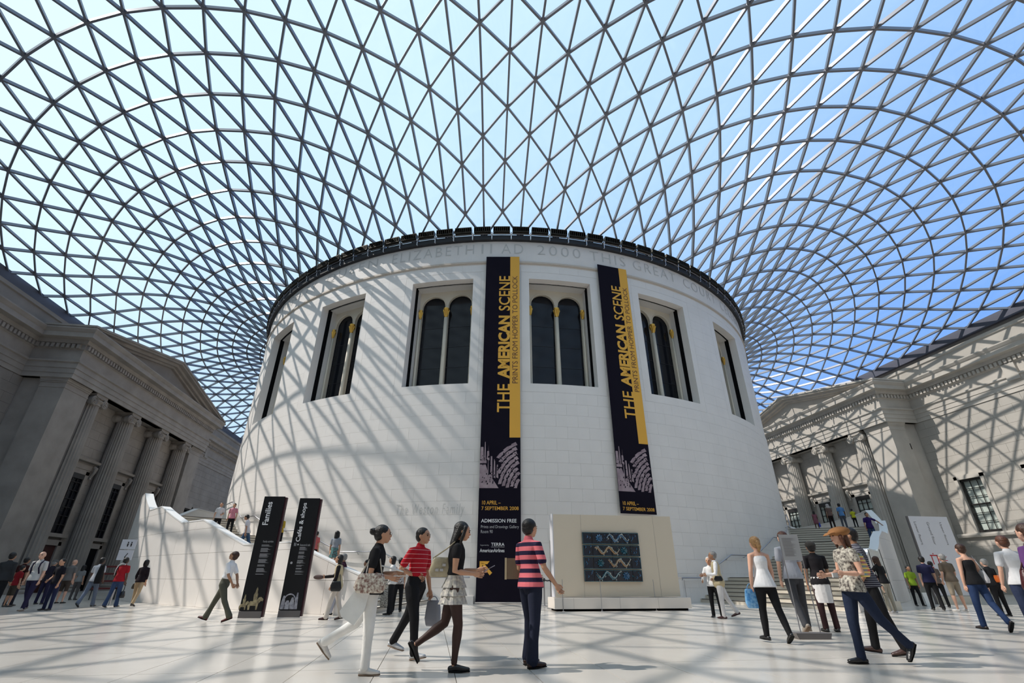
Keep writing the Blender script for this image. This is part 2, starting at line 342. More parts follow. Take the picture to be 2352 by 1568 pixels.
def side_wall(s):
    nm = 'wall_left' if s < 0 else 'wall_right'
    W_ = root(nm, kind='structure', loc=(s*ZW, 0, 0))
    if s < 0: M['stone'], M['stone_lt'] = mat('shaded_stone', (0.30, 0.265, 0.235), 0.8, var=0.22, vscale=0.5, bump=0.25, bscale=9), mat('shaded_stone_trim', (0.34, 0.30, 0.265), 0.8, var=0.2, vscale=0.9, bump=0.2, bscale=12)  # left wall's shade is put into a darker base colour of the same stone
    else: M['stone'], M['stone_lt'] = STN
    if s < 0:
        for D_ in (SHM, CBM, CPM): D_[-1] = D_[1].copy(); D_[-1].materials[0] = M['stone_lt']  # left column copies take the same shade-darkened stone
    def P(x, y): return (s*x, y)
    def bld(mb_, name, m, parent=W_, **k):
        if s < 0: mb_.mirror()
        return mb_.build(name, m, parent, **k)
    # wall body behind the facing
    m = MB(); m.box(35.15, 38.5, -52, 47, 0, 16.4)
    for (a, b) in ((-52, -10.4), (10.4, 47)):
        ys = sorted([y for y in WIN_Y if a < y < b]); e_ = [a]
        for y in ys: e_ += [y-0.87, y+0.87]
        e_.append(b)
        for i in range(0, len(e_), 2): m.box(34.65, 35.2, e_[i], e_[i+1], 0, 13.1)
        for y in ys: m.box(34.65, 35.2, y-0.87, y+0.87, 0, 4.05); m.box(34.65, 35.2, y-0.87, y+0.87, 8.0, 13.1)
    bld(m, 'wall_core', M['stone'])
    # ashlar facing
    for (a, b) in ((-46, -10.4), (10.4, 46)):
        holes = [(y-1.12, y+1.12, 4.0, 8.25) for y in WIN_Y]
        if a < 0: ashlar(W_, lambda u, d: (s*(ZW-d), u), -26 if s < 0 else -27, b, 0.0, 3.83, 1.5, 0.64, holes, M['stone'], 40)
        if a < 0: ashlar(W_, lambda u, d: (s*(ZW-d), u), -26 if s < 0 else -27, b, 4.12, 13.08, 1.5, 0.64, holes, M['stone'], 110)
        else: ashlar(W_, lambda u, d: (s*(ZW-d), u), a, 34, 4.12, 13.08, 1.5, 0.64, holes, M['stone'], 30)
        if a < 0:
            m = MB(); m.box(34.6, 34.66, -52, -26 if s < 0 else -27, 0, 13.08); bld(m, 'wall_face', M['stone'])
    # string course / sill band
    for (a, b) in ((-52, -10.62), (10.62, 47)):
        m = MB(); m.sweep_plan([(0, 3.80), (0.22, 3.84), (0.26, 3.98), (0.24, 4.10), (0, 4.13)], [P(ZW, a), P(ZW, b)] if s > 0 else [P(ZW, b), P(ZW, a)]); m.build('string_course', M['stone_lt'], W_)
    # windows
    for y in WIN_Y:
        f = MB()
        f.box(34.50, 34.597, y-1.12, y-0.87, 4.1, 8.25); f.box(34.50, 34.597, y+0.87, y+1.12, 4.1, 8.25); f.box(34.50, 34.597, y-1.12, y+1.12, 8.0, 8.25); f.box(34.53, 34.597, y-1.2, y+1.2, 8.25, 8.33); f.box(34.602, 34.66, y-1.3, y-0.87, 3.9, 8.9); f.box(34.602, 34.66, y+0.87, y+1.3, 3.9, 8.9); f.box(34.602, 34.66, y-0.87, y+0.87, 8.0, 8.9)
        fo = bld(f, 'window_surround', M['stone_lt'])
        if y < -24 or y > 24: pass
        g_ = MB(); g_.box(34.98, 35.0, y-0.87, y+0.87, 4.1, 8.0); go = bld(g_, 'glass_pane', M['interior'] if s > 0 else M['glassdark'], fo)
        h = MB(); h.box(34.70, 34.95, y-0.87, y-0.78, 4.1, 8.0); h.box(34.70, 34.95, y+0.80, y+0.87, 4.1, 8.0); h.box(34.70, 34.95, y-0.87, y+0.87, 7.86, 8.0); h.box(34.66, 34.95, y-0.87, y+0.87, 4.1, 4.3)
        for k in (-0.27, 0.27): h.box(34.86, 34.90, y+k-0.02, y+k+0.02, 4.3, 7.86)
        for k in range(1, 6): h.box(34.86, 34.90, y-0.8, y+0.8, 4.3+k*0.6-0.02, 4.3+k*0.6+0.02)
        h.box(34.82, 34.92, y-0.8, y+0.8, 6.1, 6.18)
        bld(h, 'sash_bars', M['frame'], fo)
    # entablature along the wall and round the portico
    pth = [P(ZW, -52), P(ZW, -HP), P(ZP, -HP), P(ZP, HP), P(ZW, HP), P(ZW, 47)]
    if s < 0: pth = pth[::-1]
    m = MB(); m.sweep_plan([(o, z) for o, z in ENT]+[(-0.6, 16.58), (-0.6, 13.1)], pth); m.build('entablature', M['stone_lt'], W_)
    # dentils
    m = MB()
    def dent(x, y, nxx, nyy):
        m.box(s*x-0.0+(-0.20*s if 0 else 0)-0.1 if 0 else min(s*x, s*(x)), 0, 0, 0, 0, 0)
    y = -46.0
    while y < 44:
        if abs(y) > HP+0.3: xf = ZW-0.13
        elif abs(y) <= HP+0.1: xf = ZP-0.13
        else: y += 0.32; continue
        xa, xb = s*(xf-0.20), s*xf; m.box(min(xa, xb), max(xa, xb), y, y+0.19, 15.2, 15.5); y += 0.32
    for sy in (-1, 1):
        x = ZP+0.1
        while x < ZW-0.4:
            xa, xb = s*x, s*(x+0.19); ya = sy*(HP+0.13); yb = sy*(HP+0.33); m.box(min(xa, xb), max(xa, xb), min(ya, yb), max(ya, yb), 15.2, 15.5); x += 0.32
    m.build('dentils', M['stone_lt'], W_, kind='stuff')
    # frieze block seen on the plain stretch
    for yb in ((-19.0,) if s > 0 else (17.8,)):
        m = MB(); m.box(34.35, 34.6, yb-0.42, yb+0.42, 13.9, 15.15); bld(m, 'frieze_block', M['stone_lt'])
    if s > 0:
        m = MB(); m.box(33.2, 33.26, -10.62, -10.55, 10.8, 11.3); m.v = [(x, y, z) for x, y, z in m.v]; m.build('vent_slot', M['dark'], W_)
    # parapet, terrace, upstand and edge beam of the glass roof
    m = MB(); m.sweep_plan([(-0.0, 16.5), (-0.0, 17.55), (0.10, 17.6), (0.10, 17.85), (-0.5, 17.9), (-0.5, 16.5)], [P(34.35, -52), P(34.35, 47)] if s > 0 else [P(34.35, 47), P(34.35, -52)]); m.build('parapet', M['stone'], W_)
    m = MB(); m.box(34.7, 38.5, -52, 47, 16.3, 17.0); m.box(36.75, 38.5, -52, 47, 17.0, 19.5); bld(m, 'roof_terrace', M['stone_dk'])
    m = MB(); m.box(36.42, 36.95, -52, 47, 19.12, 19.88); bld(m, 'edge_beam', M['edge'])
    # ---- portico
    m = MB(); m.box(32.85, 34.7, -HP+0.45, HP-0.45, 0, 13.1)
    m2 = MB()
    for yb in (-4.75, 0, 4.75): pass
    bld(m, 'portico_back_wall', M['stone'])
    holes = [(yb-1.1, yb+1.1, 3.5, 8.3) for yb in (-4.75, 0, 4.75)]+[(yb-1.0, yb+1.0, 0, 3.5) for yb in (-4.75, 0, 4.75)]
    ashlar(W_, lambda u, d: (s*(32.80-d), u), -8.2, 8.2, 0.0, 13.08, 1.5, 0.66, holes, M['stone_lt'], 60, depth=0.03, off=0.6)
    m = MB(); m.box(31.55, 34.6, -HP+0.05, HP-0.05, 13.1, 16.5); bld(m, 'portico_attic_core', M['stone'])
    for yb in (-4.75, 0.0, 4.75):
        f = MB()
        for k in (-1, 1): f.box(32.66, 32.82, yb+k*0.99-0.19, yb+k*0.99+0.19, 3.7, 8.1)
        f.box(32.66, 32.82, yb-1.18, yb+1.18, 7.85, 8.2)
        f.box(32.62, 32.82, yb-1.25, yb+1.25, 8.2, 8.55)
        f.sweep_plan([(0, 8.5), (0.12, 8.52), (0.18, 8.66), (0.46, 8.72), (0.50, 8.88), (0, 8.94)], [(32.82, yb-1.55), (32.82, yb+1.55)])
        f.box(32.56, 32.82, yb-1.35, yb+1.35, 3.48, 3.72)
        for k in (-1, 1): f.tube([(32.60, yb+k*1.32, 8.5), (32.42, yb+k*1.32, 8.40), (32.46, yb+k*1.32, 8.1), (32.62, yb+k*1.32, 7.75), (32.60, yb+k*1.32, 7.6)], [0.12, 0.14, 0.11, 0.09, 0.10], 8)
        fo = bld(f, 'window_surround', M['stone_lt'])
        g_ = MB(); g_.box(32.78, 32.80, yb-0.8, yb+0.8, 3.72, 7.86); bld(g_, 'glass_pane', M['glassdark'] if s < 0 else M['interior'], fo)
        h = MB()
        for k in (-0.8, -0.27, 0.27, 0.8): h.box(32.70, 32.77, yb+k-(0.06 if abs(k) > .5 else 0.02), yb+k+(0.06 if abs(k) > .5 else 0.02), 3.72, 7.86)
        for k in range(0, 8): h.box(32.70, 32.77, yb-0.8, yb+0.8, 3.72+k*0.585-0.02, 3.72+k*0.585+0.02)
        h.box(32.67, 32.79, yb-0.8, yb+0.8, 7.5, 7.86)
        bld(h, 'sash_bars', M['frame'], fo)
        d = MB()
        for k in (-1, 1): d.box(32.66, 32.82, yb+k*0.95-0.15, yb+k*0.95+0.15, 0, 3.2)
        d.box(32.66, 32.82, yb-1.1, yb+1.1, 2.95, 3.3); do = bld(d, 'door_surround', M['stone_lt'])
        d = MB(); d.box(32.77, 32.81, yb-0.8, yb+0.8, 0, 2.95); bld(d, 'door_leaf', mat('dark_red_door', (0.05, 0.012, 0.01), 0.6) if (s < 0 and yb < -1) else M['dark'], do)
    for k, yc in enumerate((-7.1, -2.4, 2.4, 7.1)):
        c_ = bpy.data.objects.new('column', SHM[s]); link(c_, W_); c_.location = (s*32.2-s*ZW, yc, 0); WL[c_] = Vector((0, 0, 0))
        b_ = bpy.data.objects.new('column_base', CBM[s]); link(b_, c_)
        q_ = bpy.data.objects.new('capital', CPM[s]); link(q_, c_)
    for sy in (-1, 1):
        m = MB(); ya, yb = sorted((sy*8.2, sy*10.6)); m.box(31.75, 33.3, ya, yb, 0, 12.45)
        yc, yd = sorted((sy*8.2, sy*10.38)); m.box(33.2, 34.75, yc, yd, 0, 13.1)
        bld(m, 'corner_pier', M['stone_lt'])
        for z in (1.1, 2.5, 4.4, 6.3, 8.3, 10.4): pass
        m = MB()
        for (z0_, z1_, o_) in ((12.45, 12.55, 0.03), (12.55, 12.8, 0.0), (12.8, 12.9, 0.05), (12.9, 13.02, 0.10), (13.02, 13.1, 0.14)):
            m.box(31.75-o_, 33.3+o_*0.5, ya-(o_ if sy < 0 else 0.0), yb+(o_ if sy > 0 else 0.0), z0_, z1_)
        yy = ya
        bld(m, 'pier_capital', M['stone_lt'])
        m = MB(); ya, yb = sorted((sy*8.1, sy*10.7)); m.box(31.65, 33.4, ya, yb, 0, 0.35); bld(m, 'pier_base', M['stone_lt'])
    # pediment
    pk, he_ = 19.05, 11.73; sl_ = (pk-16.58)/he_
    m = MB(); m.prism([(-11.0, 16.5), (11.0, 16.5), (0, 18.55)], lambda u, v, d: (d, u, v), 31.62, 34.6); bld(m, 'tympanum', M['stone'])
    m = MB()
    for sy in (-1, 1):
        for (x0_, x1_, t0_, t1_) in ((31.38, 34.6, 0.52, 0.72), (31.10, 34.6, 0.26, 0.54), (30.72, 34.6, 0.12, 0.30), (30.60, 34.6, 0.0, 0.14)):
            zl = lambda y_, t: 16.72+(pk-16.72)*(1-abs(y_)/he_)-t
            ye = he_ if t0_ < 0.1 else he_-0.05
            m.prism([(sy*ye, max(16.5, zl(ye, t1_))), (sy*ye, max(16.52, zl(ye, t0_))), (0, zl(0, t0_)), (0, zl(0, t1_)), (sy*(he_-4.0), max(16.5, zl(he_-4.0, t1_)))], lambda u, v, d: (d, u, v), x0_, x1_)
    bld(m, 'raking_cornice', M['stone_lt'])
    m = MB(); m.prism([(-11.4, 16.9), (11.4, 16.9), (0, 19.0)], lambda u, v, d: (d, u, v), 34.5, 36.3); bld(m, 'pediment_roof', M['stone_dk'])
    return W_
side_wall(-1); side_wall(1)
# end walls of the court
for nm, y0_, y1_ in (('wall_back', -54.0, -51.4), ('wall_front', 46.3, 49)):
    W_ = root(nm, kind='structure', loc=(0, y0_, 0)); m = MB(); m.box(-38.5, 38.5, y0_, y1_, 0, 19.2); m.build('wall_core', M['stone'], W_)
    f_ = y1_ if y0_ < 0 else y0_; d_ = -1 if y0_ > 0 else 1
    m = MB(); ya, yb = sorted((f_, f_+d_*0.7)); m.box(-34.6, 34.6, ya, yb, 15.8, 16.5); ya, yb = sorted((f_, f_+d_*0.3)); m.box(-34.6, 34.6, ya, yb, 13.1, 14.3); m.build('cornice', M['stone_lt'], W_)
    m = MB(); ya, yb = sorted((f_-d_*0.0, f_-d_*0.5)); m.box(-36.9, 36.9, ya, yb, 19.25, 19.86); m.build('edge_beam', M['edge'], W_)
# ================================================================ glass roof
ROOF = "0,-2145,2035 0,-2423,2198 0,-2696,2322 0,-2964,2404 0,-3231,2444 0,-3503,2447 0,-3782,2417 0,-4062,2361 0,-4338,2284 0,-4606,2193 0,-4861,2093 0,-5112,1986;119,-2284,2129 126,-2558,2266 135,-2828,2371 143,-3094,2431 149,-3361,2452 161,-3638,2438 173,-3918,2395 185,-4195,2328 199,-4466,2244 215,-4726,2148 233,-4961,2052 255,-5113,1985;224,-2133,2035 244,-2410,2195 261,-2680,2319 279,-2949,2406 296,-3213,2449 312,-3482,2454 334,-3757,2427 358,-4032,2374 383,-4299,2302 411,-4553,2217 443,-4781,2129 480,-4966,2051 530,-5113,1985;352,-2258,2121 377,-2529,2258 402,-2796,2367 428,-3058,2434 454,-3319,2461 484,-3588,2454 518,-3856,2417 553,-4118,2358 592,-4367,2285 635,-4595,2205 683,-4794,2126 741,-4960,2054 814,-5113,1985;446,-2098,2035 484,-2370,2190 516,-2636,2315 550,-2896,2406 587,-3155,2458 625,-3416,2470 666,-3676,2451 711,-3932,2408 759,-4177,2347 811,-4405,2276 869,-4611,2201 935,-4792,2127 1012,-4955,2056 1104,-5113,1985;576,-2205,2116 619,-2471,2253 663,-2732,2365 708,-2987,2438 754,-3243,2475 804,-3495,2474 857,-3744,2447 913,-3985,2401 973,-4213,2340 1038,-4423,2271 1111,-4614,2199 1193,-4787,2128 1288,-4950,2056 1396,-5113,1985;663,-2040,2035 711,-2301,2184 760,-2561,2311 817,-2816,2405 874,-3065,2462 932,-3311,2483 992,-3554,2474 1055,-3792,2443 1122,-4018,2394 1194,-4231,2334 1272,-4427,2267 1359,-4609,2197 1456,-4779,2126 1566,-4945,2055 1690,-5113,1985;795,-2130,2112 852,-2387,2246 913,-2639,2357 980,-2886,2436 1048,-3128,2478 1115,-3365,2487 1184,-3598,2473 1258,-3823,2438 1336,-4036,2387 1419,-4236,2327 1510,-4423,2261 1610,-4599,2192 1721,-4770,2122 1845,-4940,2053 1982,-5113,1985;872,-1960,2035 934,-2211,2178 1000,-2461,2301 1071,-2704,2396 1149,-2942,2458 1225,-3176,2488 1302,-3405,2490 1381,-3627,2469 1465,-3839,2430 1553,-4040,2378 1648,-4230,2318 1750,-4411,2252 1862,-4586,2184 1986,-4758,2116 2122,-4933,2049 2272,-5113,1985;1006,-2034,2109 1078,-2281,2239 1154,-2523,2349 1237,-2757,2427 1322,-2986,2475 1406,-3210,2493 1492,-3430,2487 1582,-3641,2461 1675,-3842,2419 1772,-4033,2365 1877,-4216,2305 1990,-4393,2240 2113,-4568,2173 2248,-4744,2108 2396,-4925,2044 2558,-5113,1985;1072,-1858,2035 1147,-2098,2173 1226,-2338,2294 1314,-2568,2385 1406,-2793,2447 1500,-3012,2480 1592,-3229,2491 1687,-3439,2478 1784,-3639,2448 1885,-3830,2403 1991,-4014,2349 2105,-4192,2288 2227,-4368,2224 2360,-4545,2159 2506,-4726,2097 2665,-4915,2038 2839,-5113,1985;1207,-1915,2105 1293,-2148,2229 1383,-2376,2334 1479,-2597,2411 1579,-2812,2458 1679,-3025,2482 1780,-3231,2483 1882,-3431,2465 1985,-3622,2430 2093,-3805,2383 2207,-3983,2327 2329,-4158,2266 2460,-4335,2203 2602,-4516,2142 2758,-4704,2084 2929,-4902,2031 3115,-5113,1985;1261,-1735,2035 1349,-1960,2164 1443,-2182,2277 1541,-2399,2367 1645,-2610,2430 1751,-2814,2462 1859,-3017,2475 1966,-3216,2470 2074,-3409,2447 2184,-3589,2407 2299,-3766,2356 2420,-3940,2299 2548,-4115,2239 2687,-4294,2179 2837,-4480,2121 3003,-4676,2067 3185,-4886,2021 3388,-5112,1985;1396,-1774,2100 1494,-1989,2217 1596,-2200,2317 1702,-2403,2390 1816,-2602,2433 1927,-2800,2458 2040,-2995,2463 2152,-3184,2450 2264,-3366,2419 2380,-3541,2375 2500,-3713,2323 2626,-3886,2266 2760,-4062,2208 2905,-4244,2150 3063,-4436,2096 3237,-4640,2047 3431,-4862,2007 3660,-5112,1985;1435,-1594,2035 1536,-1799,2156 1641,-2003,2263 1751,-2202,2348 1866,-2390,2400 1983,-2582,2434 2101,-2772,2448 2218,-2957,2445 2334,-3136,2422 2451,-3309,2385 2570,-3478,2338 2694,-3648,2285 2824,-3820,2229 2963,-3998,2172 3113,-4185,2117 3277,-4383,2065 3458,-4595,2021 3660,-4824,1985;1568,-1614,2096 1677,-1809,2205 1789,-2001,2300 1905,-2184,2365 2026,-2367,2406 2149,-2549,2427 2271,-2728,2430 2392,-2902,2415 2511,-3071,2385 2631,-3237,2344 2753,-3402,2295 2880,-3570,2242 3013,-3742,2187 3156,-3923,2132 3310,-4113,2078 3477,-4317,2029 3660,-4533,1985;1594,-1435,2035 1705,-1619,2146 1819,-1801,2244 1937,-1979,2324 2060,-2157,2375 2185,-2330,2402 2312,-2500,2410 2437,-2667,2402 2560,-2831,2379 2682,-2991,2342 2804,-3151,2298 2928,-3312,2249 3056,-3478,2196 3192,-3652,2141 3337,-3835,2087 3492,-4029,2034 3660,-4236,1985;1723,-1436,2089 1840,-1609,2187 1960,-1781,2273 2083,-1951,2339 2212,-2114,2373 2341,-2275,2387 2470,-2434,2385 2598,-2590,2366 2723,-2743,2334 2846,-2895,2294 2968,-3050,2249 3093,-3208,2199 3223,-3373,2146 3359,-3547,2092 3504,-3733,2038 3660,-3931,1985;1735,-1261,2035 1852,-1422,2133 1973,-1584,2221 2097,-1744,2292 2229,-1900,2336 2361,-2053,2360 2493,-2203,2365 2624,-2350,2351 2753,-2494,2324 2879,-2637,2285 3001,-2784,2246 3123,-2933,2199 3248,-3088,2148 3378,-3253,2094 3515,-3429,2040 3660,-3618,1985;1857,-1242,2082 1980,-1393,2168 2105,-1542,2243 2235,-1690,2299 2370,-1834,2331 2506,-1975,2342 2641,-2113,2335 2773,-2248,2313 2901,-2382,2280 3025,-2519,2241 3148,-2656,2196 3270,-2800,2146 3394,-2953,2094 3524,-3118,2040 3660,-3296,1985;1858,-1073,2035 1979,-1209,2119 2105,-1347,2194 2235,-1483,2256 2369,-1617,2297 2509,-1751,2317 2647,-1879,2316 2783,-2004,2299 2915,-2128,2270 3042,-2252,2233 3165,-2378,2190 3286,-2509,2142 3407,-2649,2092 3531,-2801,2040 3660,-2967,1985;1971,-1035,2075 2099,-1160,2148 2229,-1284,2212 2363,-1407,2260 2501,-1528,2289 2644,-1649,2296 2784,-1764,2285 2920,-1877,2258 3051,-1988,2222 3177,-2101,2181 3298,-2217,2136 3418,-2342,2088 3537,-2480,2038 3660,-2633,1985;1960,-872,2035 2085,-983,2106 2216,-1094,2169 2350,-1205,2222 2488,-1314,2258 2630,-1423,2275 2775,-1529,2269 2916,-1631,2247 3051,-1729,2212 3182,-1828,2171 3306,-1929,2127 3425,-2037,2082 3542,-2158,2035 3660,-2294,1985;2065,-817,2069 2196,-915,2130 2330,-1012,2184 2467,-1109,2225 2609,-1204,2248 2754,-1297,2252 2900,-1390,2235 3041,-1477,2202 3178,-1562,2160 3308,-1648,2118 3430,-1738,2074 3545,-1837,2031 3660,-1954,1985;2040,-663,2035 2169,-747,2095 2302,-831,2149 2439,-914,2193 2580,-996,2221 2724,-1076,2232 2871,-1155,2223 3019,-1234,2195 3162,-1306,2153 3300,-1376,2109 3431,-1449,2067 3547,-1524,2025 3660,-1617,1985;2135,-590,2064 2269,-661,2117 2405,-731,2164 2544,-800,2196 2688,-868,2212 2834,-934,2210 2982,-1000,2190 3133,-1065,2153 3279,-1117,2106 3419,-1170,2063 3550,-1227,2022 3660,-1290,1986;2098,-446,2035 2228,-502,2088 2363,-559,2136 2502,-616,2174 2644,-671,2195 2790,-725,2197 2938,-778,2182 3089,-829,2151 3245,-875,2106 3396,-905,2058 3540,-938,2018 3660,-978,1986;2182,-356,2061 2316,-399,2109 2453,-444,2153 2594,-486,2180 2739,-527,2187 2887,-567,2177 3037,-606,2150 3193,-640,2111 3354,-657,2058 3516,-669,2013 3660,-678,1985;2133,-224,2035 2263,-252,2085 2397,-281,2130 2536,-311,2165 2683,-339,2178 2831,-367,2174 2978,-392,2151 3132,-415,2115 3297,-430,2069 3471,-434,2023 3660,-434,1985;2204,-119,2060 2338,-134,2107 2477,-150,2149 2617,-162,2170 2765,-176,2173 2913,-191,2157 3063,-202,2124 3224,-211,2080 3398,-216,2037 3581,-215,1998;2145,0,2035 2274,0,2084 2408,0,2126 2549,0,2159 2694,-1,2172 2841,-1,2167 2989,-1,2138 3141,2,2092 3312,2,2051 3490,2,2015 3660,1,1985;2205,119,2062 2339,132,2108 2477,145,2146 2620,157,2170 2766,168,2175 2912,182,2158 3062,198,2121 3216,219,2071 3393,231,2036 3579,248,1999;2133,224,2035 2263,249,2090 2398,274,2136 2538,299,2168 2680,323,2183 2825,349,2179 2972,378,2155 3123,409,2116 3286,441,2073 3465,477,2031 3660,522,1985;2181,353,2067 2314,390,2120 2450,426,2162 2589,463,2188 2730,501,2196 2874,541,2186 3021,583,2160 3175,629,2121 3338,678,2077 3503,735,2031 3660,807,1985;2098,446,2035 2225,493,2098 2357,540,2150 2492,588,2187 2630,637,2208 2769,688,2211 2912,741,2197 3059,798,2169 3210,859,2130 3364,927,2084 3516,1005,2034 3660,1098,1985;2133,583,2070 2261,641,2130 2392,700,2179 2525,759,2212 2661,821,2227 2799,884,2227 2940,951,2211 3084,1022,2181 3230,1099,2140 3377,1185,2091 3520,1281,2038 3660,1392,1985;2040,663,2035 2162,730,2105 2288,798,2163 2417,868,2207 2548,939,2235 2682,1013,2248 2818,1089,2245 2957,1169,2227 3097,1255,2195 3239,1347,2151 3381,1449,2099 3521,1563,2043 3660,1690,1985;2060,806,2073 2183,885,2140 2307,964,2195 2434,1044,2236 2563,1127,2260 2694,1212,2270 2828,1301,2265 2964,1395,2245 3101,1494,2210 3240,1602,2163 3379,1719,2108 3519,1847,2048 3660,1988,1985;1960,872,2035 2075,959,2111 2195,1047,2176 2317,1136,2228 2441,1228,2265 2568,1322,2287 2697,1419,2295 2829,1520,2288 2963,1627,2265 3098,1740,2227 3236,1861,2177 3375,1992,2118 3516,2134,2053 3660,2288,1985;1966,1021,2077 2081,1118,2150 2198,1216,2213 2318,1316,2262 2440,1418,2296 2565,1523,2316 2692,1632,2322 2822,1745,2312 2955,1863,2286 3089,1989,2246 3227,2123,2192 3368,2266,2128 3512,2420,2058 3660,2586,1985;1858,1073,2035 1966,1177,2118 2079,1284,2192 2194,1392,2252 2311,1502,2298 2431,1615,2330 2554,1730,2348 2680,1850,2351 2809,1974,2338 2940,2104,2309 3076,2241,2264 3215,2386,2207 3358,2541,2138 3506,2706,2063 3660,2883,1985;1850,1224,2081 1958,1339,2162 2068,1456,2234 2181,1574,2291 2296,1694,2335 2414,1816,2365 2535,1942,2380 2660,2072,2380 2788,2206,2363 2921,2347,2331 3057,2494,2282 3199,2650,2220 3346,2815,2147 3500,2991,2067 3660,3178,1985;1735,1261,2035 1837,1383,2127 1942,1507,2209 2049,1633,2278 2160,1761,2332 2273,1890,2373 2389,2022,2400 2510,2158,2412 2634,2297,2408 2762,2440,2388 2896,2590,2350 3035,2747,2297 3180,2913,2230 3332,3087,2153 3492,3273,2069 3660,3469,1985;1714,1414,2085 1815,1547,2176 1917,1680,2256 2022,1815,2322 2130,1952,2374 2242,2091,2412 2357,2232,2435 2476,2375,2442 2601,2523,2433 2730,2675,2408 2865,2834,2365 3007,2999,2307 3157,3173,2235 3315,3357,2153 3483,3551,2068 3660,3757,1985;1594,1435,2035 1688,1574,2137 1785,1716,2228 1885,1858,2305 1987,2002,2368 2093,2148,2416 2203,2295,2449 2317,2443,2467 2436,2595,2468 2561,2750,2454 2691,2910,2422 2829,3075,2373 2975,3248,2309 3129,3430,2232 3294,3622,2147 3471,3825,2063 3660,4041,1985;1560,1589,2090 1653,1739,2191 1747,1889,2280 1844,2041,2354 1944,2193,2412 2048,2346,2455 2156,2501,2482 2270,2657,2493 2388,2815,2488 2514,2976,2466 2646,3142,2426 2786,3314,2370 2936,3493,2299 3096,3682,2216 3269,3881,2130 3456,4094,2050 3660,4322,1985;1435,1594,2035 1520,1750,2147 1609,1908,2248 1701,2067,2333 1795,2227,2402 1893,2387,2454 1995,2548,2490 2102,2708,2509 2214,2870,2512 2333,3034,2498 2459,3200,2467 2593,3371,2418 2736,3548,2353 2890,3732,2273 3056,3927,2186 3236,4133,2100 3434,4355,2026 3660,4602,1985;1389,1748,2096 1473,1915,2207 1558,2082,2304 1646,2249,2384 1737,2417,2446 1833,2584,2491 1933,2750,2518 2039,2916,2528 2150,3083,2520 2269,3251,2496 2396,3421,2453 2532,3595,2393 2678,3776,2317 2836,3965,2229 3007,4163,2138 3194,4375,2053 3397,4602,1985;1261,1735,2035 1337,1908,2158 1416,2084,2268 1498,2260,2360 1583,2435,2432 1671,2609,2486 1764,2782,2520 1862,2954,2536 1966,3124,2535 2077,3293,2515 2196,3464,2478 2324,3637,2422 2462,3814,2349 2610,3997,2261 2772,4188,2165 2947,4389,2070 3135,4603,1985;1203,1889,2102 1276,2073,2222 1352,2257,2327 1430,2441,2412 1511,2623,2475 1596,2804,2517 1687,2981,2539 1783,3156,2543 1885,3329,2527 1995,3501,2493 2113,3672,2441 2242,3846,2370 2381,4024,2283 2532,4208,2184 2695,4401,2082 2872,4603,1985;1073,1858,2035 1139,2048,2169 1207,2241,2287 1278,2434,2384 1353,2625,2458 1430,2814,2509 1512,2999,2538 1599,3181,2546 1693,3358,2534 1793,3532,2503 1902,3703,2452 2020,3875,2383 2149,4048,2297 2289,4226,2197 2441,4410,2090 2605,4603,1985;1003,2010,2108 1066,2212,2237 1130,2414,2349 1196,2615,2435 1266,2812,2497 1340,3006,2533 1418,3195,2546 1502,3379,2537 1593,3556,2508 1691,3730,2459 1798,3900,2391 1915,4070,2305 2044,4242,2204 2184,4419,2095 2337,4603,1985;872,1960,2035 927,2169,2180 984,2380,2305 1044,2590,2405 1105,2798,2479 1170,3001,2524 1240,3199,2543 1314,3391,2538 1394,3574,2510 1481,3751,2462 1577,3922,2394 1682,4089,2309 1799,4256,2208 1927,4426,2098 2067,4603,1985;792,2110,2114 843,2331,2251 894,2551,2367 948,2768,2454 1005,2982,2511 1065,3191,2537 1129,3392,2537 1199,3584,2511 1274,3767,2463 1358,3940,2395 1451,4106,2310 1554,4269,2209 1669,4434,2099 1797,4603,1985;663,2040,2035 705,2267,2189 750,2496,2320 795,2724,2422 844,2948,2492 894,3168,2529 949,3380,2534 1008,3583,2511 1072,3775,2464 1143,3954,2395 1222,4121,2309 1312,4282,2209 1413,4440,2099 1527,4603,1985;573,2189,2119 610,2426,2263 648,2663,2382 687,2897,2467 729,3128,2516 774,3352,2530 822,3568,2512 874,3772,2465 933,3961,2395 998,4134,2307 1073,4293,2206 1159,4447,2098 1258,4603,1985;446,2098,2035 475,2341,2197 506,2585,2332 537,2829,2434 570,3069,2499 605,3306,2525 643,3535,2513 684,3753,2469 729,3956,2397 780,4140,2305 839,4304,2203 909,4454,2095 992,4603,1985;347,2242,2123 369,2493,2271 393,2743,2392 417,2992,2475 443,3238,2516 470,3479,2516 500,3712,2477 533,3932,2405 571,4134,2308 614,4312,2199 665,4462,2092 731,4603,1985;224,2133,2035 240,2386,2201 255,2641,2339 271,2896,2441 288,3148,2501 305,3398,2516 325,3643,2489 346,3880,2422 370,4104,2322 398,4305,2202 431,4470,2086 475,4603,1985;117,2269,2124 124,2526,2274 132,2783,2396 140,3040,2476 149,3295,2512 158,3546,2503 168,3793,2449 180,4032,2356 193,4261,2228 209,4468,2087 229,4603,1984;0,2145,2035 0,2400,2201 0,2657,2339 0,2915,2440 0,3171,2498 0,3426,2510 0,3676,2478 0,3920,2402 0,4156,2289 0,4380,2147 0,4602,1986"

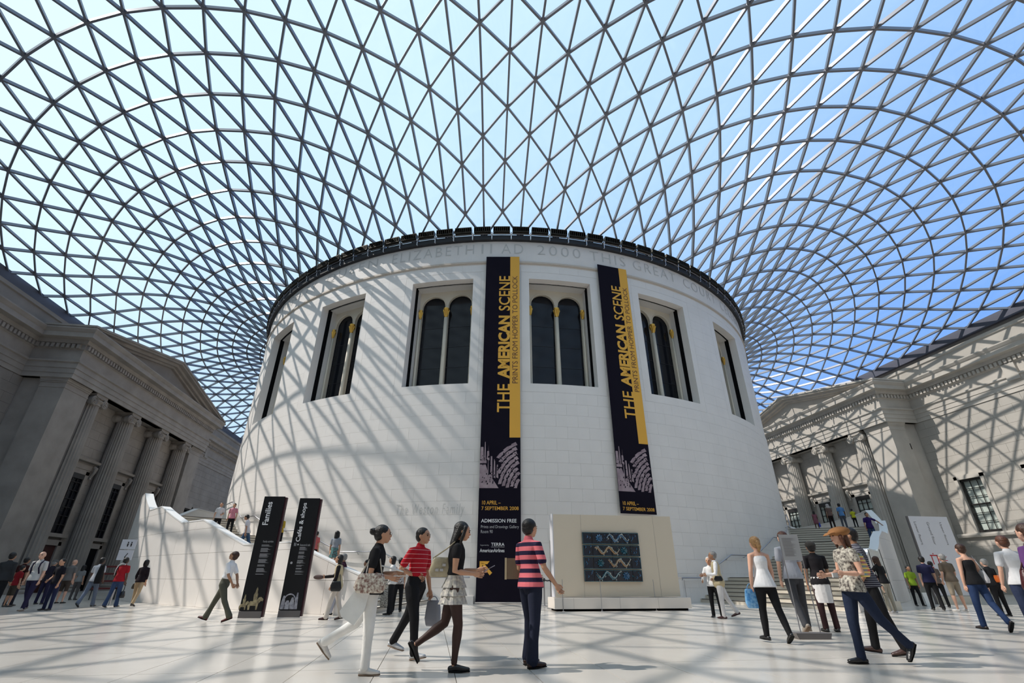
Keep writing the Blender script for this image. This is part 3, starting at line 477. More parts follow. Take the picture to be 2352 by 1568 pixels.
RC = [[tuple(int(t)/100 for t in p.split(',')) for p in c.split(' ')] for c in ROOF.split(';')]
RN = {}; QM = {}
for c_, col in enumerate(RC):
    for k, p in enumerate(col):
        q = c_ % 2+2*k; RN[(c_, q)] = Vector(p)
        if 0 < c_ < 60: RN[(120-c_, q)] = Vector((-p[0], p[1], p[2]))
    QM[c_] = c_ % 2+2*(len(col)-1)
    if 0 < c_ < 60: QM[120-c_] = QM[c_]
EG = set(); TR = set()
def nb(c, q, dc, dq):
    k = ((c+dc) % 120, q+dq); return k if k in RN else None
for (c, q) in RN:
    for dc, dq in ((0, 2), (1, 1), (1, -1)):
        k = nb(c, q, dc, dq)
        if k: EG.add(((c, q), k))
    for (a, b) in (((0, 2), (1, 1)), ((1, 1), (1, -1))):
        k1 = nb(c, q, *a); k2 = nb(c, q, *b)
        if k1 and k2: TR.add(((c, q), k1, k2))
    k1 = nb(c, q, -1, 1); k2 = nb(c, q, 0, 2)
    if k1 and k2: TR.add(((c, q), k1, k2))
for c in range(0, 120, 2):
    a, b, m_ = (c, 0), ((c+2) % 120, 0), ((c+1) % 120, 1); EG.add((a, b)); TR.add((a, b, m_))
for c in (29, 89):
    a, b, m_ = (c-1, 20), (c+1, 20), (c, 19); EG.add((a, b)); TR.add((a, b, m_)); a, b, m_ = (c+1, 20), (c+3, 20), (c+2, 19); EG.add((a, b)); TR.add((a, b, m_))
TR = {tuple(sorted(t)) for t in TR}; EG = {tuple(sorted(t)) for t in EG}
NR = {}
for t in TR:
    a, b, c = (RN[k] for k in t); n_ = (b-a).cross(c-a)
    if n_.z < 0: n_ = -n_
    for k in t: NR[k] = NR.get(k, Vector((0, 0, 0)))+n_
for k in NR: NR[k].normalize()
ce = root('ceiling', kind='structure', loc=(0, 0, 20))
def seen(p):
    d = p-CAM; z = d.dot(fw)
    if z < 1: return 1e9
    x = d.dot(rr)/z*F; y = d.dot(uu)/z*F
    return d.length if abs(x) < 1176 and abs(y) < 784 else 1e5+d.length
BW, BH = 0.10, 0.20
st = MB()
for n_, (a, b) in enumerate(sorted(EG, key=lambda e_: seen((RN[e_[0]]+RN[e_[1]])/2))):
    pa, pb = RN[a], RN[b]; nn = (NR[a]+NR[b]).normalized(); mb_ = MB() if n_ < 300 else st
    ring = a[1] == 0 and b[1] == 0
    mb_.beam(pa-nn*BH/2, pb-nn*BH/2, BW if not ring else 0.25, BH, nn)
    if n_ < 300: mb_.build('roof_beam', M['steel'], ce)
st.build('roof_beam_field', M['steel'], ce, kind='stuff')
st = MB()
for n_, k in enumerate(sorted(RN, key=lambda k: seen(RN[k]))):
    mb_ = MB() if n_ < 300 else st; p = RN[k]; nn = NR[k]; mb_.tube([p-nn*0.215, p+nn*0.0], 0.105, 6)
    if n_ < 300: mb_.build('roof_node', M['steel'], ce)
st.build('roof_node_field', M['steel'], ce, kind='stuff')
st = MB()
for n_, t in enumerate(sorted(TR, key=lambda t: seen((RN[t[0]]+RN[t[1]]+RN[t[2]])/3))):
    P_ = [RN[k] for k in t]; c = sum(P_, Vector((0, 0, 0)))/3; nn = (P_[1]-P_[0]).cross(P_[2]-P_[0]).normalized()
    if nn.z < 0: nn = -nn
    Q = [p+(c-p).normalized()*0.05+nn*0.03 for p in P_]
    mb_ = MB() if n_ < 300 else st; mb_.add(Q, [(0, 1, 2)])
    if n_ < 300: mb_.build('glass_pane', M['roofglass'], ce)
st.build('glass_pane_field', M['roofglass'], ce, kind='stuff')
# ================================================================ the round reading room drum
RD = 22.2
dr = root('rotunda', 'huge round white limestone drum with arched windows in the middle of the court', 'building', (0, 0, 0))
# core: piers, zone under and over the windows
core = MB()
for k in range(20):
    a = k*18.0
    core.arcbox(21.72, 22.185, a+4.9, a+13.1, 0, 19.4, 5); core.arcbox(21.72, 22.185, a-4.9, a+4.9, 0, 10.08, 5); core.arcbox(21.72, 22.185, a-4.9, a+4.9, 16.80, 19.4, 5)
core.build('wall_core', M['reveal'], dr)
inner = MB()
for k in range(20):
    a = k*18.0
    inner.arcbox(20.2, 21.45, a+4.62, a+13.38, 0, 19.6, 4); inner.arcbox(20.2, 21.7, a-4.62, a+4.62, 0, 10.12, 4); inner.arcbox(20.2, 21.6, a-4.62, a+4.62, 16.70, 19.6, 4)
inner.build('inner_wall', M['reveal'], dr)
gp = MB()
for k in range(20):
    a = k*18.0
    for (p, q) in ((4.66, 5.4), (-5.4, -4.66)): gp.arcbox(21.46, 21.71, a+p, a+q, 9.9, 17.0, 1)
    gp.arcbox(21.62, 21.715, a-5.4, a+5.4, 16.75, 17.0, 3)
gp.build('shadow_gap', M['dark'], dr)  # black strips stand in for the shade inside the open joint
cap = MB(); cap.lathe([(21.2, 19.5), (21.2, 20.1), (20.0, 20.9), (17.5, 22.8), (14.0, 24.8), (9.0, 26.6), (4.0, 27.4), (1.0, 27.5)], n=60)
cap.build('dome', mat('dome_copper', (0.22, 0.30, 0.28), 0.6), dr)
dk = MB(); dk.lathe([(20.1, 0.1), (20.1, 19.4)], n=48); dk.build('dark_interior', M['dark'], dr)  # added black lining: stops light, keeps the room behind the windows dark
# facing blocks
def vis(a): return -76 <= a <= 60
H1 = 9.68/16; H2 = (17.2-9.68)/12; H3 = 17.72-17.2
def blockmesh(h, a0=0.0, a1=3.0):
    m = MB(); ga = degrees(0.0028/22.2); m.arcbox(22.12, RD, a0+ga, a1-ga, 0.0028, h-0.0028, 2); return m.mesh('stone_block', M['limestone'])
bm1, bm2, bm3 = blockmesh(H1), blockmesh(H2), blockmesh(H3)
bl = []
for j in range(16):
    for i in range(-26, 21):
        a = i*3.0+(1.5 if j % 2 else 0); bl.append((a, j*H1, bm1, H1))
for j in range(12):
    for i in range(-26, 21):
        a = i*3.0; m18 = ((a+1.5+9) % 18)-9
        if abs(m18) > 6.0: bl.append((a, 9.68+j*H2, bm2, H2))
for i in range(-26, 21): bl.append((i*3.0, 17.2, bm3, H3))
bl = [b_ for b_ in bl if vis(b_[0])]
bl.sort(key=lambda b_: hypot(RD*sin(radians(b_[0]+1.5))-CAM.x, -RD*cos(radians(b_[0]+1.5))-CAM.y)+0.25*b_[1])
st = MB()
for n_, (a, z, me, h) in enumerate(bl):
    if n_ < 300: place('stone_block', me, dr, (0, 0, z), radians(a))
    else:
        ga = degrees(0.0028/22.2); st.arcbox(22.12, RD, a+ga, a+3-ga, z+0.0028, z+h-0.0028, 2)
st.build('stone_block_field', M['limestone'], dr, kind='stuff')
bk = MB(); bk.arcbox(22.10, RD-0.005, 61.5, 282, 0, 17.72, 70); bk.build('rear_facing', M['limestone'], dr)
fz = MB(); fz.arcbox(22.10, RD+0.0, -180, 180, 17.9, 19.4, 140); fz.build('frieze', M['limestone'], dr)
sm_ = MB(); sm_.arcbox(22.10, RD+0.07, -180, 180, 17.78, 17.90, 140); sm_.arcbox(22.10, RD+0.03, -180, 180, 17.70, 17.79, 140); sm_.build('string_moulding', mat('string_stone', (0.60, 0.52, 0.44), 0.6), dr)
# windows
def pl(a):          # local frame on the drum: u to the right seen from outside, d outwards
    a = radians(a); rad_ = Vector((sin(a), -cos(a), 0)); tg = Vector((cos(a), sin(a), 0))
    def fn(u, v, d): p = rad_*d+tg*u; return (p.x, p.y, v)
    return fn
def arch_plate(u0, u1, z0, z1, arcs):
    """polygons (u,v) of a plate with arched holes, cut into strips; arcs: (centre u, radius, spring z)"""
    out = []; us = [u0]
    for (cu, r, zs) in arcs:
        out.append([(us[-1], z0), (cu-r, z0), (cu-r, z1), (us[-1], z1)]); n = 12
        for i in range(n):
            a0 = pi-pi*i/n; a1 = pi-pi*(i+1)/n
            out.append([(cu+r*cos(a0), zs+r*sin(a0)), (cu+r*cos(a1), zs+r*sin(a1)), (cu+r*cos(a1), z1), (cu+r*cos(a0), z1)])
        us.append(cu+r)
    out.append([(us[-1], z0), (u1, z0), (u1, z1), (us[-1], z1)]); return out
for k in range(20):
    a = k*18.0 if k*18 <= 180 else k*18-360.0
    if not (-76 < a < 62): continue
    fn = pl(a)
    s_ = MB()   # frame slab with its joint line round the opening
    ga = 0.02
    s_.arcbox(21.72, RD, a-6+ga, a-4.78, 9.69, 17.19, 1); s_.arcbox(21.72, RD, a+4.78, a+6-ga, 9.69, 17.19, 1)
    s_.arcbox(21.72, RD, a-4.78, a+4.78, 9.69, 10.15, 4); s_.arcbox(21.72, RD, a-4.78, a+4.78, 16.73, 17.19, 4)
    wo_ = s_.build('window', M['limestone'], dr)
    p_ = MB()
    for poly in arch_plate(-1.76, 1.76, 10.1, 16.75, [(-0.82, 0.71, 15.68), (0.82, 0.71, 15.68)]): p_.prism(poly, fn, 20.85, 21.02)
    for cu in (-0.82, 0.82):    # raised rim of each arch
        pts = [fn(cu+0.74*cos(pi*i/16), 15.68+0.74*sin(pi*i/16), 21.03) for i in range(17)]; p_.tube(pts, 0.035, 6)
    p_.build('arched_frame', M['plaster'], wo_)
    c_ = MB(); 
    for (cu, r) in ((0.0, 0.12), (-1.60, 0.07), (1.60, 0.07)):
        c_.tube([fn(cu, 10.15, 21.06), fn(cu, 10.5, 21.06), fn(cu, 12.5, 21.06), fn(cu, 14.85, 21.06)], [r*1.25, r*1.1, r, r*0.92], 12)
    c_.build('colonnette', M['plaster'], wo_, smooth=True)
    for cu in (0.0, -1.60, 1.60):
        g_ = MB(); r = 0.17 if cu == 0 else 0.11
        g_.tube([fn(cu, z, 21.08) for z in (14.85, 14.9, 15.1, 15.3, 15.4, 15.46)], [r*0.5, r*0.62, r*0.6, r*0.9, r*1.05, r*1.05], 10)
        for i in range(8):
            an = 2*pi*i/8; q0 = Vector(fn(cu+r*0.62*cos(an), 14.95, 21.08+r*0.62*sin(an))); q1 = Vector(fn(cu+r*0.8*cos(an), 15.2, 21.08+r*0.8*sin(an))); q2 = Vector(fn(cu+r*1.15*cos(an), 15.32, 21.08+r*1.15*sin(an)))
            g_.tube([q0, q1, q2], [0.02, 0.045, 0.03], 5)
        g_.build('gilded_capital', M['gold'], wo_)
    for cu in (-0.82, 0.82):
        g_ = MB(); g_.prism([(cu-0.72, 10.2), (cu+0.72, 10.2), (cu+0.72, 16.45), (cu-0.72, 16.45)], fn, 20.80, 20.82); go = g_.build('glass_pane', M['glassdark'], wo_)
        b_ = MB()
        for z in (11.7, 13.0, 14.3): b_.prism([(cu-0.7, z-0.012), (cu+0.7, z-0.012), (cu+0.7, z+0.012), (cu-0.7, z+0.012)], fn, 20.82, 20.84)
        b_.build('glazing_bar', M['black'], wo_)
# engraved lettering, laid on the surface; grey paints the shade inside the cuts
let = MB()
WORDS = [('MAJESTY', -57.5, -44.0), ('QUEEN', -41.2, -29.8), ('ELIZABETH', -27.0, -13.3), ('II', -12.1, -10.5), ('AD', -9.0, -5.6), ('2000', -3.4, 3.6), ('THIS', 5.2, 11.5), ('GREAT', 13.0, 22.2), ('COURT', 24.2, 34.2), ('CELEBRATES', 36.2, 54.0)]
def curve_word(mb_, s, a0, a1, z0, z1, R_, bold=0.0, shear=0.0):
    V, Fc = text_mesh(s, 1.0, bold, shear, 1.25)
    xs = [v[0] for v in V]; ys = [v[1] for v in V]; ax, bx, ay, by = min(xs), max(xs), min(ys), max(ys)
    mb_.add([((R_)*sin(radians(a0+(v[0]-ax)/(bx-ax)*(a1-a0))), -(R_)*cos(radians(a0+(v[0]-ax)/(bx-ax)*(a1-a0))), z0+(v[1]-ay)/(by-ay)*(z1-z0)) for v in V], Fc)
for (s_, a0, a1) in WORDS: curve_word(let, s_, a0, a1, 18.5, 19.2, RD+0.012, -0.012)
curve_word(let, 'The Weston Family', -21.6, -13.0, 3.52, 4.12, RD+0.010, -0.005, 0.15)
let.build('cut_lettering', M['letter'], dr)
# gutter ring, brackets and smoke vents on top
gr = MB(); gr.arcbox(21.6, 22.42, -180, 180, 19.41, 19.72, 160); gr.build('gutter_ring', M['black'], dr)
rl = MB(); rl.tube([(22.44*sin(radians(3*i)), -22.44*cos(radians(3*i)), 19.80) for i in range(121)], 0.03, 6, cap=False); rl.build('ring_rail', M['rail'], dr)
lv = MB(); c0 = Vector((0, -22.30, 20.0)); lv.box(-0.50, 0.50, -22.36, -22.28, 19.86, 20.24); lv.box(-0.50, 0.50, -22.60, -22.28, 20.20, 20.25); lv.box(-0.50, 0.50, -22.60, -22.28, 19.86, 19.90)
for i in range(9): x = -0.5+i*0.125; lv.box(x-0.012, x+0.012, -22.60, -22.28, 19.86, 20.24)
lvm = lv.mesh('smoke_vent', mat('vent_bronze', (0.05, 0.045, 0.035), 0.4, metal=0.6))
bk_ = MB(); bk_.box(-0.05, 0.05, -22.55, -21.9, 19.7, 19.86); bk_.box(-0.03, 0.03, -22.5, -22.4, 19.4, 19.9); bkm = bk_.mesh('vent_bracket', M['chrome'])
for i in range(-26, 21):
    v_ = place('smoke_vent', lvm, dr, (0, 0, 0), radians(i*3.0)); b_ = bpy.data.objects.new('vent_bracket', bkm); link(b_, v_); b_.rotation_euler = (0, 0, radians(1.5))
# outline of a flush door and the low rail on the drum
m = MB()
for (a0, a1, z0, z1) in ((-2.82, -2.76, 0, 2.53), (-2.82, -1.0, 2.49, 2.53)): m.arcbox(RD, RD+0.02, a0, a1, z0, z1, 1)
m.build('door_outline', M['signgrey'], dr)
m = MB(); m.arcbox(22.1, 22.45, 9.5, 13.4, 0, 1.03, 4); m.arcbox(22.1, 22.49, 9.5, 13.4, 1.03, 1.07, 4); m.arcbox(22.1, 22.45, -13.4, -11.5, 0, 0.3, 2); m.build('plinth', M['limestone2'], dr)

# ================================================================ the two curved staircases
SK = [(0, 0), (16.4, 0), (22.8, 1.05), (28.3, 1.05), (35.5, 2.1), (40, 2.1), (46.3, 3.0), (50.5, 3.0), (56.5, 4.1), (86, 4.1), (93, 5.15), (120, 5.15)]
RO_L = [(12, 30.0), (15.5, 29.8), (19, 29.3), (23, 28.7), (27, 28.1), (33, 27.5), (40, 27.0), (50, 26.8), (60, 26.8), (120, 26.8)]
RO = RO_R = [(12, 30.0), (15.5, 29.8), (19, 29.3), (23, 28.7), (27, 28.1), (33, 27.6), (40, 27.5), (50, 27.5), (60, 27.5), (120, 27.5)]
def interp(T, x):
    for (a, b), (c, d) in zip(T, T[1:]):
        if a <= x <= c: return b+(d-b)*(x-a)/(c-a)
    return T[-1][1]
FLIGHTS = [(16.4, 22.8, 0, 1.05), (28.3, 35.5, 1.05, 2.1), (40, 46.3, 2.1, 3.0), (50.5, 56.5, 3.0, 4.1), (86, 93, 4.1, 5.15)]
LAND = [(22.8, 28.3, 1.05), (35.5, 40, 2.1), (46.3, 50.5, 3.0), (56.5, 86, 4.1), (93, 104, 5.15)]
def top(a): return max(1.06, interp(SK, a)+1.05)
def var_arc(mb_, r0, r1f, a0, a1, z0f, z1f, n, sx):
    k = len(mb_.v)
    for i in range(n+1):
        a = a0+(a1-a0)*i/n; A = radians(a); ra = r0(a); rb = r1f(a)
        for (r, z) in ((ra, z0f(a)), (rb, z0f(a)), (rb, z1f(a)), (ra, z1f(a))): mb_.v.append((sx*r*sin(A), -r*cos(A), z))
    for i in range(n):
        for j in range(4): mb_.f.append((k+i*4+j, k+i*4+(j+1) % 4, k+(i+1)*4+(j+1) % 4, k+(i+1)*4+j))
    mb_.f.append((k, k+3, k+2, k+1)); e_ = k+n*4; mb_.f.append((e_, e_+1, e_+2, e_+3))
for sx in (-1, 1):
    RO = RO_L if sx < 0 else RO_R
    lab = 'white stone staircase curving up around the %s side of the drum' % ('left' if sx < 0 else 'right')
    S_ = root('staircase', lab, 'staircase', (sx*RD*sin(radians(20)), -RD*cos(radians(20)), 0))
    for (a0, a1, z0, z1) in FLIGHTS:
        n = round((z1-z0)/0.15); da = (a1-a0)/n; dz = (z1-z0)/n
        for i in range(n):
            p, q = a0+i*da, a0+(i+1)*da; zt = z0+(i+1)*dz
            m = MB(); var_arc(m, lambda a: 22.15, lambda a: interp(RO, a)-0.34, p, q+0.15, lambda a: max(0.0, zt-0.4), lambda a: zt, 2, sx); so_ = m.build('step', M['step'], S_)
            m = MB(); var_arc(m, lambda a: 22.3, lambda a: interp(RO, a)-0.36, p-0.05, p+0.09, lambda a: zt-0.022, lambda a: zt+0.003, 1, sx); m.build('nosing', M['nosing'], so_)
    for (a0, a1, zt) in LAND:
        m = MB(); var_arc(m, lambda a: 22.15, lambda a: interp(RO, a)-0.34, a0, a1, lambda a: zt-0.35, lambda a: zt, 6, sx); m.build('landing', M['step'], S_)
    # outer parapet clad in large panels
    m = MB(); var_arc(m, lambda a: interp(RO, a)-0.33, lambda a: interp(RO, a)-0.03, 15.6, 104, lambda a: 0, lambda a: top(a)-0.03, 80, sx); m.build('parapet_core', M['limestone2'], S_)
    brk = sorted(set([15.6+3.5*i for i in range(0, 26)]+[16.4, 22.8, 28.3, 35.5, 40, 46.3, 50.5, 56.5, 86, 93]))
    brk = [b for b in brk if 15.6 <= b <= 104]
    aa = 15.6
    while aa < 70:
        ab = aa+3.5
        for j in range(6):
            z0 = j*0.93; z1 = z0+0.93
            hi = max(top(aa), top(ab), top((aa+ab)/2))-0.03
            if z0 >= hi-0.02: break
            ga = 0.010
            m = MB(); var_arc(m, lambda a: interp(RO, a)-0.05, lambda a: interp(RO, a), aa+ga, ab-ga, lambda a: min(z0+0.004, top(a)-0.031), lambda a: min(z1-0.004, top(a)-0.03), 6, sx); m.build('stone_panel', M['limestone2'], S_)
        aa = ab
    m = MB(); var_arc(m, lambda a: interp(RO, a)-0.05, lambda a: interp(RO, a), aa, 104, lambda a: 0, lambda a: top(a)-0.03, 20, sx); m.build('parapet_far_face', M['limestone2'], S_)
    m = MB()
    cuts = [15.4]+[b for b, _ in SK if 15.6 < b < 104]+[104]
    for p, q in zip(cuts, cuts[1:]): var_arc(m, lambda a: interp(RO, a)-0.36, lambda a: interp(RO, a)+0.015, p, q, lambda a: top(a)-0.03, lambda a: top(a)+0.02, max(2, int((q-p)/2)), sx)
    m.build('coping', mat('white_coping', (0.82, 0.81, 0.80), 0.5), S_)
    # handrail on the drum
    pts = []
    for i in range(0, 200):
        a = 12+i*0.45
        if a > 98: break
        z = 1.02 if a < 17 else max(1.02, interp(SK, a)+1.05-0.03); pts.append((sx*22.36*sin(radians(a)), -22.36*cos(radians(a)), z))
    m = MB(); m.tube(pts, 0.028, 8)
    for i in range(4, len(pts), 9):
        a = atan2(abs(pts[i][0]), -pts[i][1]); z = pts[i][2]; m.tube([(pts[i][0], pts[i][1], z-0.02), (sx*22.3*sin(a), -22.3*cos(a), z-0.09), (sx*22.18*sin(a), -22.18*cos(a), z-0.09)], 0.014, 6)
    m.build('handrail', M['rail'], S_, smooth=True)
# ================================================================ objects standing in the court
def spot(px, py, z=0.0):
    d = fw+rr*((px-1176)/F)-uu*((py-784)/F); t = (z-CAM.z)/d.z; return CAM+d*t
def on_y(px, py, y):
    d = fw+rr*((px-1176)/F)-uu*((py-784)/F); t = (y-CAM.y)/d.y; return CAM+d*t
def plane_fn(c, a):
    """upright plane through c, u along heading a (radians), d towards the viewer"""
    ux, uy = cos(a), sin(a)
    return lambda u, v, d: (c[0]+u*ux+d*uy, c[1]+u*uy-d*ux, v)
# ---- hanging banners
def banner(a, w_, z0, z1, full, label, group=None):
    ra = radians(a); R_ = 22.36; c = (R_*sin(ra), -R_*cos(ra)); fn = plane_fn(c, ra); h = w_/2
    B = root('banner', label, 'banner', (c[0], c[1], z0), None)
    m = MB(); m.prism([(-h, z0), (h, z0), (h, z1), (-h, z1)], fn, -0.012, 0.012); m.build('cloth', M['bannerk'], B)
    m = MB(); m.prism([(h-0.54, 7.2), (h, 7.2), (h, z1-0.002), (h-0.54, z1-0.002)], fn, 0.012, 0.018); m.build('yellow_stripe', M['bannery'], B)
    # vertical reading direction: u' runs up the banner, v' runs to the left
    def up_fn(x_right, z_low): return lambda s, t, d: fn(x_right-t, z_low+s, d)
    uf = up_fn(h-0.54, 0.0)
    m = MB()
    text_fit(m, 'THE', uf, 8.50, 10.02, 0.0, 0.64, 0.012, 0, 0.024); text_fit(m, 'AMERICAN', uf, 10.32, 14.10, 0.0, 0.64, 0.045, 0, 0.024); text_fit(m, 'SCENE', uf, 14.42, 16.75, 0.0, 0.64, 0.012, 0, 0.024)
    m.build('title_lettering', M['bannery'], B, kind='stuff')
    uf = up_fn(h-0.12, 0.0); m = MB(); text_fit(m, 'PRINTS FROM HOPPER TO POLLOCK', uf, 10.06, 16.75, 0.0, 0.29, 0.0, 0, 0.024); m.build('subtitle_lettering', M['ink'], B, kind='stuff')
    # a generic night city print: blocks, windows and a curved road
    rnd = random.Random(3); m = MB(); pz0, pz1 = 4.78, 7.08
    road = [(-h, pz0), (-h+0.9*w_*0.52, pz0), (-h+0.75, pz0+0.25), (-h+0.42, pz0+0.7), (-h+0.28, pz0+1.1), (-h, pz0+1.1)]
    m.prism(road, fn, 0.012, 0.016); m.box(0, 0, 0, 0, 0, 0)
    m.prism([(-h, pz0+1.16), (-h+0.32, pz0+1.16), (-h+0.32, pz0+1.3), (-h, pz0+1.3)], fn, 0.012, 0.016)
    for (u0, u1, zt) in ((-0.97, -0.80, 1.95), (-0.78, -0.70, 2.2), (-0.66, -0.52, 1.75), (-0.60, -0.55, 2.05), (-0.48, -0.36, 1.5), (-0.32, -0.22, 1.35), (-0.18, -0.08, 1.1)):
        m.prism([(u0, pz0+1.35 if u0 < -0.65 else pz0+0.5), (u1, pz0+1.3 if u0 < -0.65 else pz0+0.45), (u1-0.03, pz0+zt), (u0+0.02, pz0+zt)], fn, 0.012, 0.016)
    for ring in range(9):
        r0 = 0.5+ring*0.19
        for i in range(16):
            a0 = pi-0.06-i*0.105-ring*0.03; a1 = a0-0.085
            q = [(h+0.5+r*cos(t), pz0-0.15+r*1.15*sin(t)) for (r, t) in ((r0, a0), (r0+0.15, a0+0.03), (r0+0.15*(1-0.3*(i%2)), a1), (r0, a1-0.02))]
            if all(-0.2 < u < h and pz0 < v < pz1-0.1 for u, v in q): m.prism(q, fn, 0.012, 0.016)
    m.build('city_print', M['mauve'], B, kind='stuff')
    m = MB()
    for i in range(90):
        u = rnd.uniform(-0.9, h-0.1); v = pz0+rnd.uniform(0.15, 1.75); s_ = rnd.uniform(0.02, 0.05)
        m.prism([(u, v), (u+s_, v+0.01), (u+s_, v+s_*1.8), (u, v+s_*1.7)], fn, 0.016, 0.019)
    m.build('print_shadow_marks', M['bannerk'], B, kind='stuff')
    m = MB()
    dz = 0 if full else 0.1
    text_fit(m, '10 APRIL \u2013', fn, -h+0.16, -h+1.02, 4.04+dz, 4.22+dz, 0.008, 0, 0.014); text_fit(m, '7 SEPTEMBER 2008', fn, -h+0.14, h-0.10, 3.80+dz, 3.96+dz, 0.008, 0, 0.014)
    m.build('date_lettering', M['bannery'], B, kind='stuff')
    if full:
        m = MB(); text_fit(m, 'ADMISSION FREE', fn, -h+0.14, h-0.20, 3.26, 3.42, 0.012, 0, 0.014)
        text_fit(m, 'TERRA', fn, -h+0.62, -h+1.22, 2.28, 2.41, 0.01, 0, 0.014); text_fit(m, 'AmericanAirlines', fn, -h+0.12, -h+1.22, 2.02, 2.17, 0.01, 0, 0.014)
        m.prism([(-h+0.62, 2.23), (-h+1.22, 2.23), (-h+1.22, 2.24), (-h+0.62, 2.24)], fn, 0.012, 0.014); m.build('white_lettering', M['white'], B, kind='stuff')
        m = MB(); text_fit(m, 'Prints and Drawings Gallery', fn, -h+0.14, h-0.09, 2.98, 3.15, 0.0, 0, 0.014); text_fit(m, 'Room 90', fn, -h+0.14, -h+0.68, 2.81, 2.95, 0.0, 0, 0.014)
        text_fit(m, 'Supported by', fn, -h+0.14, -h+0.52, 2.27, 2.34, 0.0, 0, 0.014); m.build('grey_lettering', M['grey'], B, kind='stuff')
        m = MB(); u0, v0 = -h+0.13, 1.66
        m.prism([(u0, v0), (u0+0.44, v0), (u0+0.34, v0-0.12), (u0+0.10, v0-0.12)], fn, 0.012, 0.016); m.prism([(u0, v0), (u0+0.12, v0-0.10), (u0+0.12, v0-0.36), (u0, v0-0.46)], fn, 0.012, 0.016)
        m.prism([(u0+0.06, v0-0.06), (u0+0.17, v0-0.06), (u0+0.56, v0-0.46), (u0+0.45, v0-0.56)], fn, 0.012, 0.016); m.build('arrow', M['bannery'], B)
        m = MB(); m.prism([(-h-0.02, 0.02), (h+0.02, 0.02), (h+0.02, 0.08), (-h-0.02, 0.08)], fn, -0.03, 0.05); m.build('bottom_bar', M['chrome'], B)
banner(-8.75, 1.96, 0.08, 18.13, True, 'long black and yellow exhibition banner reaching the floor, left of the two')
banner(8.62, 1.96, 3.76, 18.13, False, 'shorter black and yellow exhibition banner hanging above the painted display wall')
